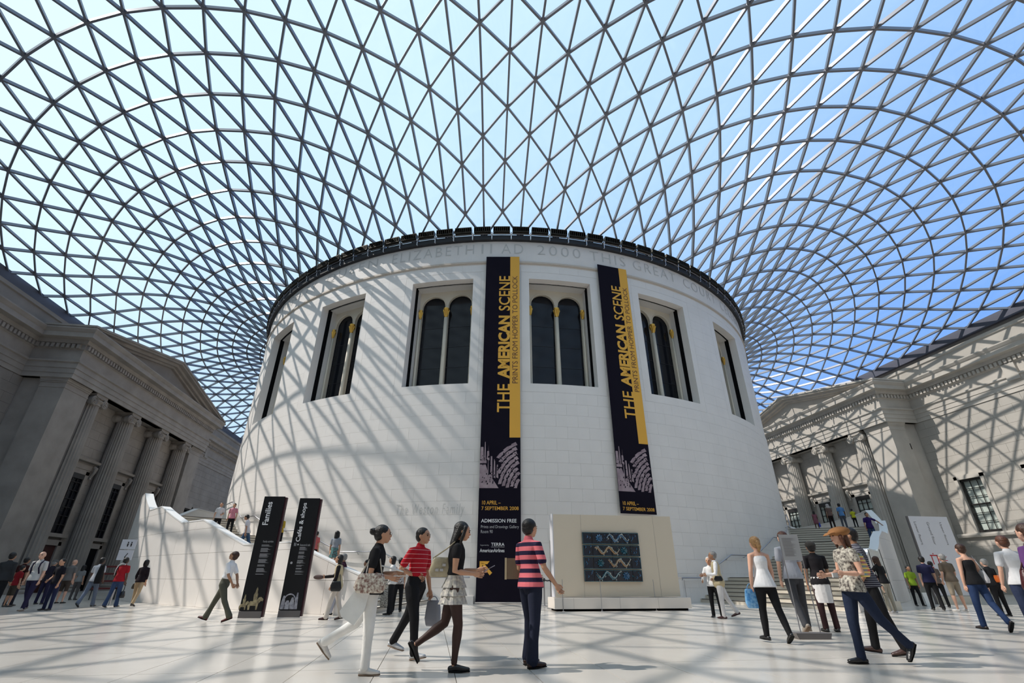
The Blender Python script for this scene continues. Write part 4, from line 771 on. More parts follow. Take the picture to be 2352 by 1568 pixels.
# ---- black information panels
def sign(px0, px1, pyb, py0, py1, title, label, kind_):
    p0 = spot(px0, pyb); p1 = spot(px1, pyb); a = atan2(p1.y-p0.y, p1.x-p0.x); wd = 0.62; c = (p0+p1)/2; fn = plane_fn((c.x, c.y), a); h = wd/2; zt = 3.24
    B = root('information_panel', label, 'sign', (c.x, c.y, 0))
    m = MB(); m.prism([(-h, 0.17), (h, 0.17), (h, zt), (-h, zt)], fn, 0.0, 0.035); m.build('front_panel', M['signk'], B)
    m = MB(); m.prism([(-h+0.03, 0.02), (h+0.045, 0.02), (h+0.045, zt-0.02), (-h+0.03, zt-0.02)], fn, -0.11, -0.005); m.build('rear_panel', mat('dark_maroon_edge', (0.05, 0.012, 0.02), 0.4), B)
    m = MB(); m.prism([(-h, 0.0), (h, 0.0), (h, 0.165), (-h, 0.165)], fn, -0.01, 0.036); m.build('foot', M['signgrey'], B)
    uf = lambda s, t, d: fn(-h+0.28-t, s, d); m = MB(); text_fit(m, title, uf, py0, py1, 0.0, 0.17, 0.015, 0, 0.038); m.build('title_lettering', M['white'], B, kind='stuff')
    m = MB(); rnd = random.Random(len(title))
    if kind_ == 0:
        text_fit(m, 'Family activities', fn, -0.06, 0.24, 1.92, 1.99, 0, 0, 0.038)
        v = 1.86
        for blk in (2, 4, 4, 4, 2, 4, 1):
            for i in range(blk):
                m.prism([(-0.08, v), (-0.08+rnd.uniform(0.2, 0.34), v), (-0.08+0.2, v+0.012), (-0.08, v+0.012)], fn, 0.035, 0.037); v -= 0.028
            v -= 0.035
    else:
        text_fit(m, 'Restaurant & caf\u00e9s', fn, -0.04, 0.26, 1.86, 1.92, 0, 0, 0.038); text_fit(m, 'Shops', fn, -0.04, 0.08, 1.37, 1.43, 0, 0, 0.038)
        m.prism([(-0.22, 1.86), (-0.20, 1.86), (-0.20, 1.95), (-0.22, 1.95)], fn, 0.035, 0.037); m.prism([(-0.18, 1.86), (-0.165, 1.86), (-0.165, 1.95), (-0.18, 1.95)], fn, 0.035, 0.037); m.prism([(-0.13, 1.88), (-0.08, 1.88), (-0.08, 1.92), (-0.13, 1.92)], fn, 0.035, 0.037)
        m.prism([(-0.2+0.035*cos(t*pi/4), 1.4+0.035*sin(t*pi/4)) for t in range(8)], fn, 0.035, 0.037)
        for v0_, blks in ((1.82, (4, 3, 4, 4)), (1.33, (2, 2, 2, 1))):
            v = v0_
            for blk in blks:
                for i in range(blk):
                    m.prism([(-0.04, v), (-0.04+rnd.uniform(0.15, 0.28), v), (-0.04+0.15, v+0.01), (-0.04, v+0.01)], fn, 0.035, 0.037); v -= 0.024
                v -= 0.03
    m.build('small_lettering', M['grey'], B, kind='stuff')
    m = MB()
    def rider(u, s_):
        P_ = lambda L_: [(u+x*s_, 0.2+y*s_) for x, y in L_]
        m.prism(P_([(-0.30, 0), (-0.24, 0), (-0.22, 0.16), (0.02, 0.16), (0.04, 0), (0.10, 0), (0.12, 0.24), (0.22, 0.36), (0.30, 0.34), (0.32, 0.42), (0.20, 0.52), (0.10, 0.50), (0.02, 0.36), (-0.26, 0.34), (-0.34, 0.18)]), fn, 0.035, 0.039)
        m.prism(P_([(-0.12, 0.30), (0.02, 0.30), (0.04, 0.62), (0.00, 0.70), (-0.01, 0.84), (-0.05, 0.92), (-0.09, 0.84), (-0.10, 0.70), (-0.15, 0.60)]), fn, 0.035, 0.040)
    if kind_ == 0: rider(0.10, 0.62); rider(-0.20, 0.42)
    else:
        for (u, w2, hh) in ((-0.22, 0.07, 0.34), (-0.10, 0.10, 0.22), (0.03, 0.08, 0.30), (0.15, 0.05, 0.42)):
            m.prism([(u-w2, 0.2), (u+w2, 0.2), (u+w2*0.7, 0.2+hh*0.6), (u+w2*0.3, 0.2+hh), (u-w2*0.3, 0.2+hh), (u-w2*0.8, 0.2+hh*0.55)], fn, 0.035, 0.039)
        m.tube([fn(-0.05+0.16*cos(t*pi/10), 0.42+0.16*sin(t*pi/10), 0.04) for t in range(11)], 0.018, 5)
    m.build('printed_figures', mat('figure_print', (0.42, 0.35, 0.20) if kind_ == 0 else (0.42, 0.42, 0.47), 0.6, tone=(0.16, 0.13, 0.08) if kind_ == 0 else (0.2, 0.2, 0.24), vscale=14), B, kind='stuff')
sign(548, 597, 1419, 2.42, 3.08, 'Families', 'tall black panel headed Families, left of the pair before the stairs', 0)
sign(638, 688, 1417, 1.98, 3.10, 'Caf\u00e9s & shops', 'tall black panel headed Caf\u00e9s & shops, right of the pair before the stairs', 1)
# ---- painted display wall with glazed relief tiles
DWY = -26.75
DW = root('display_wall', 'free-standing beige painted wall carrying four rows of dark glazed relief tiles', 'display wall', (0.3, DWY, 0))
m = MB(); m.box(-2.0, 2.62, DWY, DWY+0.42, 0.42, 3.14); m.build('wall_panel', M['panel'], DW)
m = MB(); m.box(-2.035, -2.0, DWY-0.004, DWY+0.42, 0.42, 3.16); m.build('white_edge', M['boardw'], DW)
for x in (-0.95, 1.9):
    m = MB(); m.box(x, x+0.006, DWY-0.004, DWY-0.001, 0.42, 3.14); m.build('panel_joint', M['joint'], DW)
m = MB(); m.box(-2.12, 2.82, DWY-0.34, DWY+0.7, 0.07, 0.40); m.build('plinth', M['panel2'], DW)
m = MB(); m.box(-2.02, 2.72, DWY-0.24, DWY+0.6, 0.0, 0.07); m.build('recessed_base', M['dark'], DW)
for x in (-1.45, 0.2, 1.6):
    m = MB(); m.box(x, x+0.005, DWY-0.343, DWY-0.339, 0.07, 0.40); m.build('plinth_joint', M['joint'], DW)
TXX = [(-0.93, -0.58), (-0.56, 0.14), (0.16, 0.86), (0.88, 1.22)]
ROWS = [(2.13, 2.52), (1.73, 2.09), (1.31, 1.69), (0.90, 1.27)]
rnd = random.Random(11)
def wave(m_, x0, x1, z, amp, ph, r, y): 
    pts = []; n = 26
    for i in range(n): t = i/(n-1); pts.append((x0+(x1-x0)*t, y-0.015*sin(t*9), z+amp*sin(t*2*pi*1.9+ph)))
    m_.tube(pts, [r*(0.35+0.9*sin(pi*min(1, max(0.02, i/(n-1))))**0.7) for i in range(n)], 7)
for r_, (z0, z1) in enumerate(ROWS):
    zc = (z0+z1)/2
    for k, (x0, x1) in enumerate(TXX):
        m = MB(); m.box(x0, x1, DWY-0.07, DWY, z0, z1)
        T_ = m.build('relief_tile', M['glz_navy'], DW)
        e_ = MB(); e_.box(x0, x1, DWY-0.085, DWY-0.07, z0, z0+0.018); e_.box(x0, x1, DWY-0.085, DWY-0.07, z1-0.018, z1)
        if k in (0, 3): xx = x0 if k == 0 else x1-0.018; e_.box(xx, xx+0.018, DWY-0.085, DWY-0.07, z0, z1)
        e_.build('raised_border', M['glz_teal'], T_)
        if k in (0, 3):
            s_ = MB()
            for i in range(3): u = x0+0.06+rnd.random()*0.22; v = z0+0.07+rnd.random()*0.22; s_.tube([(u, DWY-0.075, v), (u+0.03, DWY-0.085, v+0.04), (u+0.01, DWY-0.075, v+0.09)], [0.008, 0.02, 0.006], 6)
            s_.build('relief_sprig', M['glz_blue'], T_)
    flip = r_ % 2; col = (M['glz_blue'], M['glz_amber'], M['glz_amber'], M['glz_teal'])[r_]
    fx = 0.62 if flip else -0.30; dx0, dx1 = ((-0.5, 0.42) if flip else (-0.02, 0.82))
    s_ = MB()
    for i in range(9):
        a = 2*pi*i/9; s_.tube([(fx+0.03*cos(a), DWY-0.08, zc+0.03*sin(a)), (fx+0.09*cos(a), DWY-0.105, zc+0.09*sin(a)), (fx+0.135*cos(a), DWY-0.08, zc+0.135*sin(a))], [0.018, 0.034, 0.012], 6)
    s_.tube([(fx, DWY-0.07, zc), (fx, DWY-0.13, zc)], [0.05, 0.03], 8); s_.build('relief_flower', M['glz_blue'] if r_ in (0, 3) else M['glz_teal'], DW)
    s_ = MB(); wave(s_, dx0, dx1, zc, 0.105, r_*0.9, 0.030, DWY-0.085); s_.build('relief_creature', col, DW)
    s_ = MB(); q = random.Random(r_)
    for i in range(26):
        u = q.uniform(-0.5, 1.18); v = q.uniform(z0+0.05, z1-0.05); a = q.uniform(0, 6.28); s_.tube([(u, DWY-0.072, v), (u+0.03*cos(a), DWY-0.088, v+0.03*sin(a)), (u+0.045*cos(a+1), DWY-0.072, v+0.045*sin(a+1))], [0.006, 0.013, 0.004], 5)
    s_.build('relief_scrolls', (M['glz_blue'], M['glz_teal'])[r_ % 2], DW, kind='stuff')
    s_ = MB()
    wave(s_, dx0+0.02, dx1+0.02, zc+0.035, 0.105, r_*0.9, 0.008, DWY-0.11)
    for i in range(14):
        t = (i+0.5)/14; u = dx0+(dx1-dx0)*t; v = zc+0.10*sin(t*2*pi*1.9+r_*0.9); sg = 1 if i % 2 else -1
        s_.tube([(u, DWY-0.08, v), (u+0.05, DWY-0.09, v+sg*0.05), (u+0.02, DWY-0.08, v+sg*0.085)], [0.016, 0.014, 0.006], 5)
    s_.build('relief_curls', M['glz_pale'], DW, kind='stuff')
# thin barrier posts in front, belt posts at the left
def post(p, h_, label, group):
    B = root('barrier_post', label, 'barrier post', (p.x, p.y, 0), group)
    m = MB(); m.tube([(p.x, p.y, 0.02), (p.x, p.y, h_)], 0.011, 8); m.build('rod', M['rail'], B)
    m = MB(); m.lathe([(0.05, 0), (0.05, 0.012), (0.02, 0.025)], (p.x, p.y), 14); m.build('foot_disc', M['chrome'], B)
for px, py, lb in ((1294, 1404, 'thin steel barrier post before the display wall, first from the left'), (1383, 1404, 'thin steel barrier post before the display wall, second from the left'), (1508, 1402, 'thin steel barrier post before the display wall, third from the left'), (1581, 1400, 'thin steel barrier post at the right end of the display wall')):
    post(spot(px, py), 0.97, lb, 'thin barrier posts before the display wall')
bps = [spot(1251, 1392), spot(1267, 1397)]
for i, p in enumerate(bps):
    B = root('belt_post', ('dark belt barrier post standing behind the striped-shirt man, further from the viewer', 'dark belt barrier post nearest the left end of the display wall')[i], 'barrier post', (p.x, p.y, 0), 'belt posts left of the display wall')
    m = MB(); m.tube([(p.x, p.y, 0.02), (p.x, p.y, 0.90)], 0.028, 12); m.build('pole', M['rail'], B)
    m = MB(); m.tube([(p.x, p.y, 0.88), (p.x, p.y, 1.0)], 0.045, 12); m.build('belt_head', M['black'], B)
    m = MB(); m.lathe([(0.17, 0), (0.17, 0.02), (0.04, 0.05)], (p.x, p.y), 20); m.build('base_disc', M['chrome'], B)
m = MB(); a, b = bps; n = 8
pts = [a.lerp(b, i/n)+Vector((0, 0, 0.95-0.04*sin(pi*i/n))) for i in range(n+1)]
k = 0
for p, q in zip(pts, pts[1:]): m.beam(p, q, 0.008, 0.05)
tagp(m.build('barrier_belt', M['black']), 'black belt stretched between the two belt posts', 'belt')
# ---- standing floor notice on two rods
p = Vector((0.92, -35.35, 0)); fn = plane_fn((p.x, p.y), radians(-8)); B = root('notice_stand', 'grey notice board on two thin rods with a stone foot, before the cap man', 'notice stand', (p.x, p.y, 0))
m = MB(); m.prism([(-0.30, 0.0), (0.30, 0.0), (0.34, 0.10), (-0.34, 0.10)], fn, -0.14, 0.14); m.build('foot', M['signgrey'], B)
for u in (-0.19, 0.19):
    m = MB(); m.tube([fn(u, 0.1, 0.03), fn(u, 1.85, 0.03)], 0.010, 8); m.build('rod', M['rail'], B)
m = MB(); m.prism([(-0.19, 1.36), (0.19, 1.36), (0.19, 1.84), (-0.19, 1.84)], fn, 0.03, 0.045); m.build('board', mat('notice_paper', (0.42, 0.42, 0.43), 0.3), B)
m = MB(); rnd = random.Random(2)
for i in range(13): v = 1.76-i*0.027; m.prism([(-0.15, v), (-0.15+rnd.uniform(0.18, 0.3), v), (-0.15+0.18, v+0.009), (-0.15, v+0.009)], fn, 0.045, 0.047)
m.build('small_lettering', M['signgrey'], B, kind='stuff')
# ---- floor plan board on the right
p = Vector((15.1, -24.2, 0)); a_ = radians(0); fn = plane_fn((p.x, p.y), a_); B = root('plan_board', 'tall pale board with floor plans standing by the right-hand portico', 'sign board', (p.x, p.y, 0))
q0 = on_y(2082, 1185, p.y); q1 = on_y(2170, 1184, p.y); u0, u1, zt = q0.x-p.x, q1.x-p.x, q0.z
m = MB(); m.prism([(u0, 0.35), (u1+0.05, 0.35), (u1, zt), (u0, zt)], fn, 0.0, 0.06); m.build('board', M['boardw'], B)
m = MB(); m.prism([(u0-0.06, 0), (u0, 0), (u0, zt), (u0-0.06, zt)], fn, -0.02, 0.07); m.build('side_post', M['signgrey'], B)
m = MB(); m.prism([(u0, 0), (u1+0.05, 0), (u1+0.05, 0.3), (u0, 0.3)], fn, -0.05, 0.12); m.build('base', M['step'], B)
m = MB(); W3 = u1-u0
for f_, t_ in ((0.10, 'Lower floors'), (0.42, 'Ground floor'), (0.74, 'Upper floors')):
    x_ = u0+W3*f_; text_fit(m, t_, lambda s, t, d: fn(x_+t, -s, d), -(zt-0.25), -(zt-1.25), 0, 0.13, 0.0, 0, 0.065)
m.build('board_lettering', M['signgrey'], B, kind='stuff')
m = MB()
for (u, v, w_, h_) in ((0.45, 1.95, 0.4, 0.05), (0.5, 1.6, 0.05, 0.35), (0.8, 1.62, 0.05, 0.36), (0.15, 1.45, 0.12, 0.06), (0.3, 1.42, 0.15, 0.08), (1.15, 1.9, 0.16, 0.03), (1.15, 1.75, 0.16, 0.03), (0.62, 2.02, 0.05, 0.05)):
    m.prism([(u0+u, v), (u0+u+w_, v), (u0+u+w_, v+h_), (u0+u, v+h_)], fn, 0.06, 0.064)
m.build('plan_drawing', M['red'], B, kind='stuff')
m = MB(); c = spot(2133, 1392); fn2 = plane_fn((c.x, c.y), 0); m.prism([(-0.1, 0), (0.12, 0), (0.08, 0.5), (-0.16, 0.5)], fn2, 0, 0.05); tagp(m.build('floor_box', mat('bright_white_board', (0.8, 0.82, 0.82), 0.4)), 'small bright white slab on the floor by the legs of the navy shirt boy', 'board')  # one even white, brighter than the other boards
# ---- washroom pictogram sign on the left
p = on_y(290, 1268, -21.4); fn = plane_fn((p.x, p.y), radians(10)); B = root('pictogram_sign', 'small white two-panel pictogram sign beside the end of the left stair wall', 'sign', (p.x, p.y, 0))
for z0, z1 in ((1.62, 2.0), (2.03, 2.4)):
    m = MB(); m.prism([(-0.26, z0), (0.26, z0), (0.26, z1), (-0.26, z1)], fn, 0, 0.03); m.build('panel', M['boardw'], B)
m = MB(); m.tube([fn(0.0, 0, -0.03), fn(0.0, 2.3, -0.03)], 0.03, 8); m.build('pole', M['rail'], B)
m = MB()
for u in (-0.02, 0.10): m.tube([fn(u, 2.13, 0.032), fn(u, 2.24, 0.032)], [0.016, 0.028], 6); m.tube([fn(u, 2.26, 0.032), fn(u, 2.31, 0.032)], 0.018, 6)
m.tube([fn(0.0, 1.72, 0.032), fn(0.04, 1.8, 0.032), fn(0.08, 1.88, 0.032)], 0.014, 6); m.tube([fn(0.0, 1.72, 0.032), fn(0.09, 1.72, 0.032)], 0.014, 6)
m.build('pictogram', M['signk'], B, kind='stuff')
# ---- glass lectern case by the right staircase
for (px, py, zt, wd, lb) in ((2052, 1402, 1.45, 0.42, 'low glass-topped label stand on a stone block, by the right stair wall'),):
    p = spot(px, py); fn = plane_fn((p.x, p.y), radians(-5)); B = root('label_stand', lb, 'label stand', (p.x, p.y, 0))
    m = MB(); m.prism([(-0.24, 0), (0.26, 0), (0.26, 0.30), (-0.24, 0.30)], fn, -0.12, 0.12); m.build('base', M['step'], B)
    m = MB(); m.prism([(-0.22, 0.3), (0.22, 0.3), (0.18, 2.0), (-0.26, 2.0)], fn, 0.0, 0.012); m.build('glass_sheet', M['clearglass'], B)
    m = MB()
    for (u, v, w2, h2) in ((-0.14, 0.55, 0.2, 0.5), (-0.2, 1.2, 0.2, 0.5)): m.prism([(u, v), (u+w2, v), (u+w2, v+h2), (u, v+h2)], fn, 0.012, 0.016)
    m.build('label_sheet', mat('label_blue_grey', (0.32, 0.35, 0.42), 0.5), B)
    m = MB()
    for u in (-0.24, 0.20): m.tube([fn(u+0.02, 0.3, 0.0), fn(u-0.02, 2.0, 0.0)], 0.012, 6)
    m.build('edge_rods', M['black'], B)
# ---- dark red folded stack behind the crowd at the left
p = spot(262, 1378)+Vector((-0.9, 0.6, 0)); B = root('chair_stack', 'low dark red stack of seats behind the red-shirt man at left', 'seats', (p.x, p.y, 0))
for i in range(4):
    m = MB(); m.box(p.x-0.45, p.x+0.45, p.y-0.25, p.y+0.25, 0.45+i*0.32, 0.53+i*0.32); s_ = m.build('seat', mat('dark_red_seat', (0.12, 0.015, 0.015), 0.5), B)
m = MB()
for sx_ in (-0.42, 0.42):
    for sy_ in (-0.22, 0.22): m.tube([(p.x+sx_, p.y+sy_, 0), (p.x+sx_, p.y+sy_, 1.5)], 0.02, 6)
m.build('frame', M['black'], B)
# ================================================================ people
CL = {}
def cloth(col, kind='plain'):
    key = (tuple(col), kind)
    if key in CL: return CL[key]
    nm = 'cloth_%02d' % len(CL)
    if kind == 'plain': m = mat(nm, col, 0.85, spec=0.2, var=0.12, vscale=5, bump=0.5, bscale=9)
    elif kind == 'skin': m = mat('skin_%02d' % len(CL), col, 0.5, spec=0.35, var=0.06, vscale=6)
    elif kind == 'hair': m = mat('hair_%02d' % len(CL), col, 0.45, spec=0.4, var=0.4, vscale=30, bump=0.5, bscale=60)
    elif kind == 'leather': m = mat('leather_%02d' % len(CL), col, 0.35, spec=0.5, bump=0.3, bscale=30, var=0.2, vscale=8)
    elif kind == 'sheer': m = mat(nm, col, 0.6, spec=0.3)
    elif kind == 'redstripe': m = mat(nm, (0.42, 0.010, 0.022), 0.85, spec=0.2, bump=0.4, bscale=9, stripes=((0.75, 0.45, 0.45), 0.062, 0.09, 2, 0.3))
    elif kind == 'pinkstripe': m = mat(nm, (0.72, 0.17, 0.20), 0.85, spec=0.2, bump=0.3, bscale=9, stripes=((0.018, 0.012, 0.04), 0.112, 0.48, 2, 0.25))
    elif kind == 'print': m = mat(nm, col, 0.8, spec=0.2, tone=(0.55, 0.52, 0.45), vscale=26, bump=0.2)
    elif kind == 'printlt': m = mat(nm, col, 0.8, spec=0.2, tone=(0.12, 0.07, 0.06), vscale=22, bump=0.2)
    elif kind == 'check': m = mat(nm, col, 0.85, spec=0.2, stripes=((0.30, 0.30, 0.34), 0.03, 0.3, 2, 0))
    elif kind == 'multi': m = mat(nm, (0.55, 0.10, 0.08), 0.7, tone=(0.10, 0.35, 0.38), vscale=9, stripes=((0.75, 0.55, 0.15), 0.05, 0.4, 2, 0))
    CL[key] = m; return m
def ell_tube(mb, pts, rad, side, n=14, flat=False):
    """tube with elliptical sections; rad = [(a along side, b across)], rounded ends"""
    P = [Vector(p) for p in pts]; R_ = [r if isinstance(r, tuple) else (r, r) for r in rad]
    # rounded caps
    d0 = (P[0]-P[1]).normalized(); d1 = (P[-1]-P[-2]).normalized(); r0 = min(R_[0]); r1 = min(R_[-1])
    P = [P[0]+d0*r0*0.8, P[0]+d0*r0*0.5]+P+[P[-1]+d1*r1*0.5, P[-1]+d1*r1*0.8]
    R_ = [(R_[0][0]*0.35, R_[0][1]*0.35), (R_[0][0]*0.8, R_[0][1]*0.8)]+R_+[(R_[-1][0]*0.8, R_[-1][1]*0.8), (R_[-1][0]*0.35, R_[-1][1]*0.35)]
    if flat: P = P[2:]; R_ = R_[2:]
    k = len(mb.v); side = Vector(side)
    for i, p in enumerate(P):
        t = (P[min(i+1, len(P)-1)]-P[max(i-1, 0)]).normalized(); u = side-t*side.dot(t); u = u.normalized() if u.length > 1e-3 else Vector((1, 0, 0)); w_ = t.cross(u)
        for j in range(n): a = 2*pi*j/n; mb.v.append(tuple(p+u*(R_[i][0]*cos(a))+w_*(R_[i][1]*sin(a))))
    m = len(P)
    for i in range(m-1):
        for j in range(n): mb.f.append((k+i*n+j, k+i*n+(j+1) % n, k+(i+1)*n+(j+1) % n, k+(i+1)*n+j))
    mb.f.append(tuple(k+j for j in range(n))[::-1]); mb.f.append(tuple(k+(m-1)*n+j for j in range(n)))
def ellipsoid(mb, c, r, rot=None, nu=12, nv=8):
    k = len(mb.v); c = Vector(c); V = []
    for i in range(1, nv):
        ph = pi*i/nv
        for j in range(nu): a = 2*pi*j/nu; V.append(Vector((r[0]*sin(ph)*cos(a), r[1]*sin(ph)*sin(a), r[2]*cos(ph))))
    V += [Vector((0, 0, r[2])), Vector((0, 0, -r[2]))]
    for v in V: mb.v.append(tuple(c+(rot @ v if rot else v)))
    for i in range(nv-2):
        for j in range(nu): mb.f.append((k+i*nu+j, k+(i+1)*nu+j, k+(i+1)*nu+(j+1) % nu, k+i*nu+(j+1) % nu))
    T_ = k+(nv-1)*nu
    for j in range(nu): mb.f.append((T_, k+j, k+(j+1) % nu)); mb.f.append((T_+1, k+(nv-2)*nu+(j+1) % nu, k+(nv-2)*nu+j))
def fuse(mb, name, m, parent, vox, extra=None, sm=3, noise=0.0):
    me = bpy.data.meshes.new(name); me.from_pydata(mb.v, [], mb.f); o = bpy.data.objects.new(name, me); C.objects.link(o)
    r = o.modifiers.new('r', 'REMESH'); r.mode = 'VOXEL'; r.voxel_size = vox; r.adaptivity = 0
    s_ = o.modifiers.new('s', 'SMOOTH'); s_.factor = 0.5; s_.iterations = sm
    dg = bpy.context.evaluated_depsgraph_get(); nm = bpy.data.meshes.new_from_object(o.evaluated_get(dg)); bpy.data.objects.remove(o); bpy.data.meshes.remove(me)
    if extra is not None and extra.v:
        V = [tuple(v.co) for v in nm.vertices]; Fc = [tuple(p.vertices) for p in nm.polygons]; k = len(V); bpy.data.meshes.remove(nm)
        nm = bpy.data.meshes.new(name); nm.from_pydata(V+list(extra.v), [], Fc+[tuple(i+k for i in f) for f in extra.f])
    nm.name = name; nm.materials.clear(); nm.materials.append(m); nm.polygons.foreach_set('use_smooth', [True]*len(nm.polygons))
    o = bpy.data.objects.new(name, nm); link(o, parent); return o
SKIN = {'e': (0.50, 0.27, 0.17), 'p': (0.62, 0.36, 0.26), 'd': (0.10, 0.05, 0.035), 't': (0.36, 0.19, 0.115)}
HAIR = {'k': (0.010, 0.008, 0.008), 'b': (0.06, 0.025, 0.014), 'r': (0.10, 0.035, 0.018), 'l': (0.42, 0.24, 0.10), 'g': (0.30, 0.29, 0.28), 'w': (0.6, 0.58, 0.55)}
def person(px, py, ph, head, label, group=None, top=('tee', (0.5, 0.5, 0.5), 'plain'), bot=('trousers', (0.02, 0.02, 0.03), 'plain'), shoe=(0.02, 0.02, 0.02), hair=('short', 'k'), skin='e', female=False,
           L=(0, 2, 4, 0), R=(0, 2, 4, 0), aL=(0, 6, 12, 0), aR=(0, 6, 12, 0), lean=2, hy=0, hp=0, z=0.0, H=None, hat=None, near=0, wide=1.0, at=None, hmax=1.86, minH=0.0):
    if not at: px = px+(px-1165)/(ph+1219)*(py-ph)      # px is the crown of the head; walk down the vertical to the feet
    P0 = Vector(at) if at else spot(px, py, z)
    if H is None:
        d = fw+rr*((px-1176)/F)-uu*((ph-784)/F); dh = Vector((P0.x-CAM.x, P0.y-CAM.y)); t = dh.length_squared/(d.x*dh.x+d.y*dh.y); H = (CAM+d*t).z-z
        if H > hmax and not at:
            k = hmax/H; P0 = Vector((CAM.x+(P0.x-CAM.x)*k, CAM.y+(P0.y-CAM.y)*k, z)); H = hmax
        H = max(H, minH)
        H *= 0.985
    hd = radians(head)-YAW; root_ = root('person', label, 'person', tuple(P0), group, None, hd-pi/2)
    dist = (P0-CAM).length; vox = 0.010 if near else (0.014 if dist < 16 else 0.020)
    skm = cloth(SKIN[skin], 'skin'); h = H
    def dirv(fl, ab, s): return Vector((s*sin(radians(ab)), sin(radians(fl))*cos(radians(ab)), -cos(radians(fl))*cos(radians(ab))))
    body, topm, botm = MB(), MB(), MB(); fing = MB(); shoes = []; X = Vector((1, 0, 0))
    hipz = 0.525*h; pel = Vector((0, 0, hipz)); ln = radians(lean); upv = Vector((0, sin(ln), cos(ln))); fr = Vector((0, cos(ln), -sin(ln)))
    k = 0.93 if female else 1.0; sw = (0.092 if female else 0.106)*h*wide; W_ = wide
    sp = lambda f_: pel+upv*(f_*h)
    # trunk (skin, slim) and neck
    trunk = [(sp(-0.03), (0.080*h*W_, 0.055*h*W_)), (sp(0.04), (0.078*h*W_, 0.055*h*W_)), (sp(0.12), (0.066*h*k*W_, 0.048*h*W_)), (sp(0.20), (0.080*h*k*W_, 0.058*h*W_)), (sp(0.265), (0.086*h*k*W_, 0.055*h)), (sp(0.295), (0.060*h*k, 0.040*h)), (sp(0.315), (0.034*h, 0.032*h))]
    ell_tube(body, [a for a, _ in trunk], [(r[0]*0.93, r[1]*0.93) for _, r in trunk], X)
    neck0 = sp(0.30); yw, pt = radians(hy), radians(hp); Rh = Matrix.Rotation(yw, 3, 'Z') @ Matrix.Rotation(pt, 3, 'X'); hc = sp(0.335)+fr*(0.012*h)+Rh @ Vector((0, 0.012*h, 0.058*h))
    ell_tube(body, [neck0-upv*0.02*h, neck0+upv*0.02*h, hc-upv*(0.035*h)-fr*0.006*h], [0.036*h, 0.031*h, 0.032*h], X)
    hs = h*1.10
    def hp_(v): return hc+Rh @ (Vector(v)*hs)
    ellipsoid(body, hc+Rh @ Vector((0, -0.004*hs, 0.010*hs)), (0.045*hs, 0.056*hs, 0.052*hs), Rh, 16, 12)
    ell_tube(body, [hp_((0, 0.016, 0.004)), hp_((0, 0.022, -0.024)), hp_((0, 0.030, -0.044))], [(0.041*hs, 0.036*hs), (0.036*hs, 0.030*hs), (0.020*hs, 0.017*hs)], Rh @ X)
    ell_tube(body, [hp_((0, 0.049, 0.006)), hp_((0, 0.058, -0.011)), hp_((0, 0.051, -0.015))], [0.005*hs, 0.0075*hs, 0.007*hs], Rh @ X, 8)     # nose
    for s in (-1, 1): ellipsoid(body, hp_((s*0.046, -0.004, -0.003)), (0.006*hs, 0.011*hs, 0.017*hs), Rh, 8, 6)
    ellipsoid(body, hp_((0, 0.050, -0.031)), (0.016*hs, 0.006*hs, 0.005*hs), Rh, 8, 6)
    # legs and feet
    for s, (fl, kn, ab, fp) in ((-1, L), (1, R)):
        hip = pel+Vector((s*0.050*h*W_, 0, -0.01*h)); th = dirv(fl, ab, s); kne = hip+th*(0.245*h); shn = dirv(fl-kn, ab*0.4, s); ank = kne+shn*(0.235*h)
        a = radians(fp); fd = Vector((s*0.12, cos(a), sin(a))).normalized(); fu = Vector((0, -sin(a), cos(a)))
        ell_tube(body, [hip, hip.lerp(kne, 0.35), hip.lerp(kne, 0.8), kne, kne.lerp(ank, 0.3), kne.lerp(ank, 0.75), ank], [0.053*h*W_, 0.049*h*W_, 0.036*h, 0.032*h, 0.033*h, 0.022*h, 0.019*h], X, 12)
        ell_tube(body, [ank, ank-fu*0.028*h-fd*0.01*h, ank-fu*0.032*h+fd*0.07*h], [(0.018*h, 0.02*h), (0.02*h, 0.016*h), (0.022*h, 0.010*h)], X, 10)
        sh = MB(); b0 = ank-fu*0.034*h
        ell_tube(sh, [b0-fd*0.028*h, b0+fd*0.02*h+fu*0.006*h, b0+fd*0.06*h, b0+fd*0.105*h-fu*0.002*h], [(0.021*h, 0.020*h), (0.023*h, 0.023*h), (0.026*h, 0.019*h), (0.021*h, 0.012*h)], X, 12)
        so_ = MB(); ell_tube(so_, [b0-fd*0.034*h-fu*0.016*h, b0+fd*0.04*h-fu*0.017*h, b0+fd*0.112*h-fu*0.014*h], [(0.022*h, 0.006*h), (0.026*h, 0.006*h), (0.022*h, 0.005*h)], X, 10)
        shoes.append((sh, so_))
        bt, bc, bk = bot
        if bt in ('trousers', 'shorts', 'flare', 'slim'):
            e_ = {'trousers': (0.034, 0.034), 'flare': (0.036, 0.044), 'slim': (0.037, 0.029), 'shorts': (0.05, 0.05)}[bt]
            ell_tube(botm, [hip+Vector((0, 0, 0.0)), hip.lerp(kne, 0.35), hip.lerp(kne, 0.8), kne]+([] if bt == 'shorts' else [kne.lerp(ank, 0.5), kne.lerp(ank, 0.98), ank+shn*0.012*h]),
                     [0.056*h*W_, 0.054*h*W_, 0.044*h, 0.041*h if bt != 'slim' else 0.038*h]+([] if bt == 'shorts' else [e_[0]*h, e_[1]*h, e_[1]*h*1.02]), X, 14)
    if bot[0] in ('trousers', 'shorts', 'flare', 'slim'):
        ell_tube(botm, [sp(-0.045), sp(0.0), sp(0.045), sp(0.07)], [(0.060*h*W_, 0.055*h*W_), (0.092*h*W_, 0.068*h*W_), (0.084*h*W_, 0.062*h*W_), (0.080*h*W_, 0.058*h*W_)], X, 18)
    # arms, hands, sleeves
    hands = []
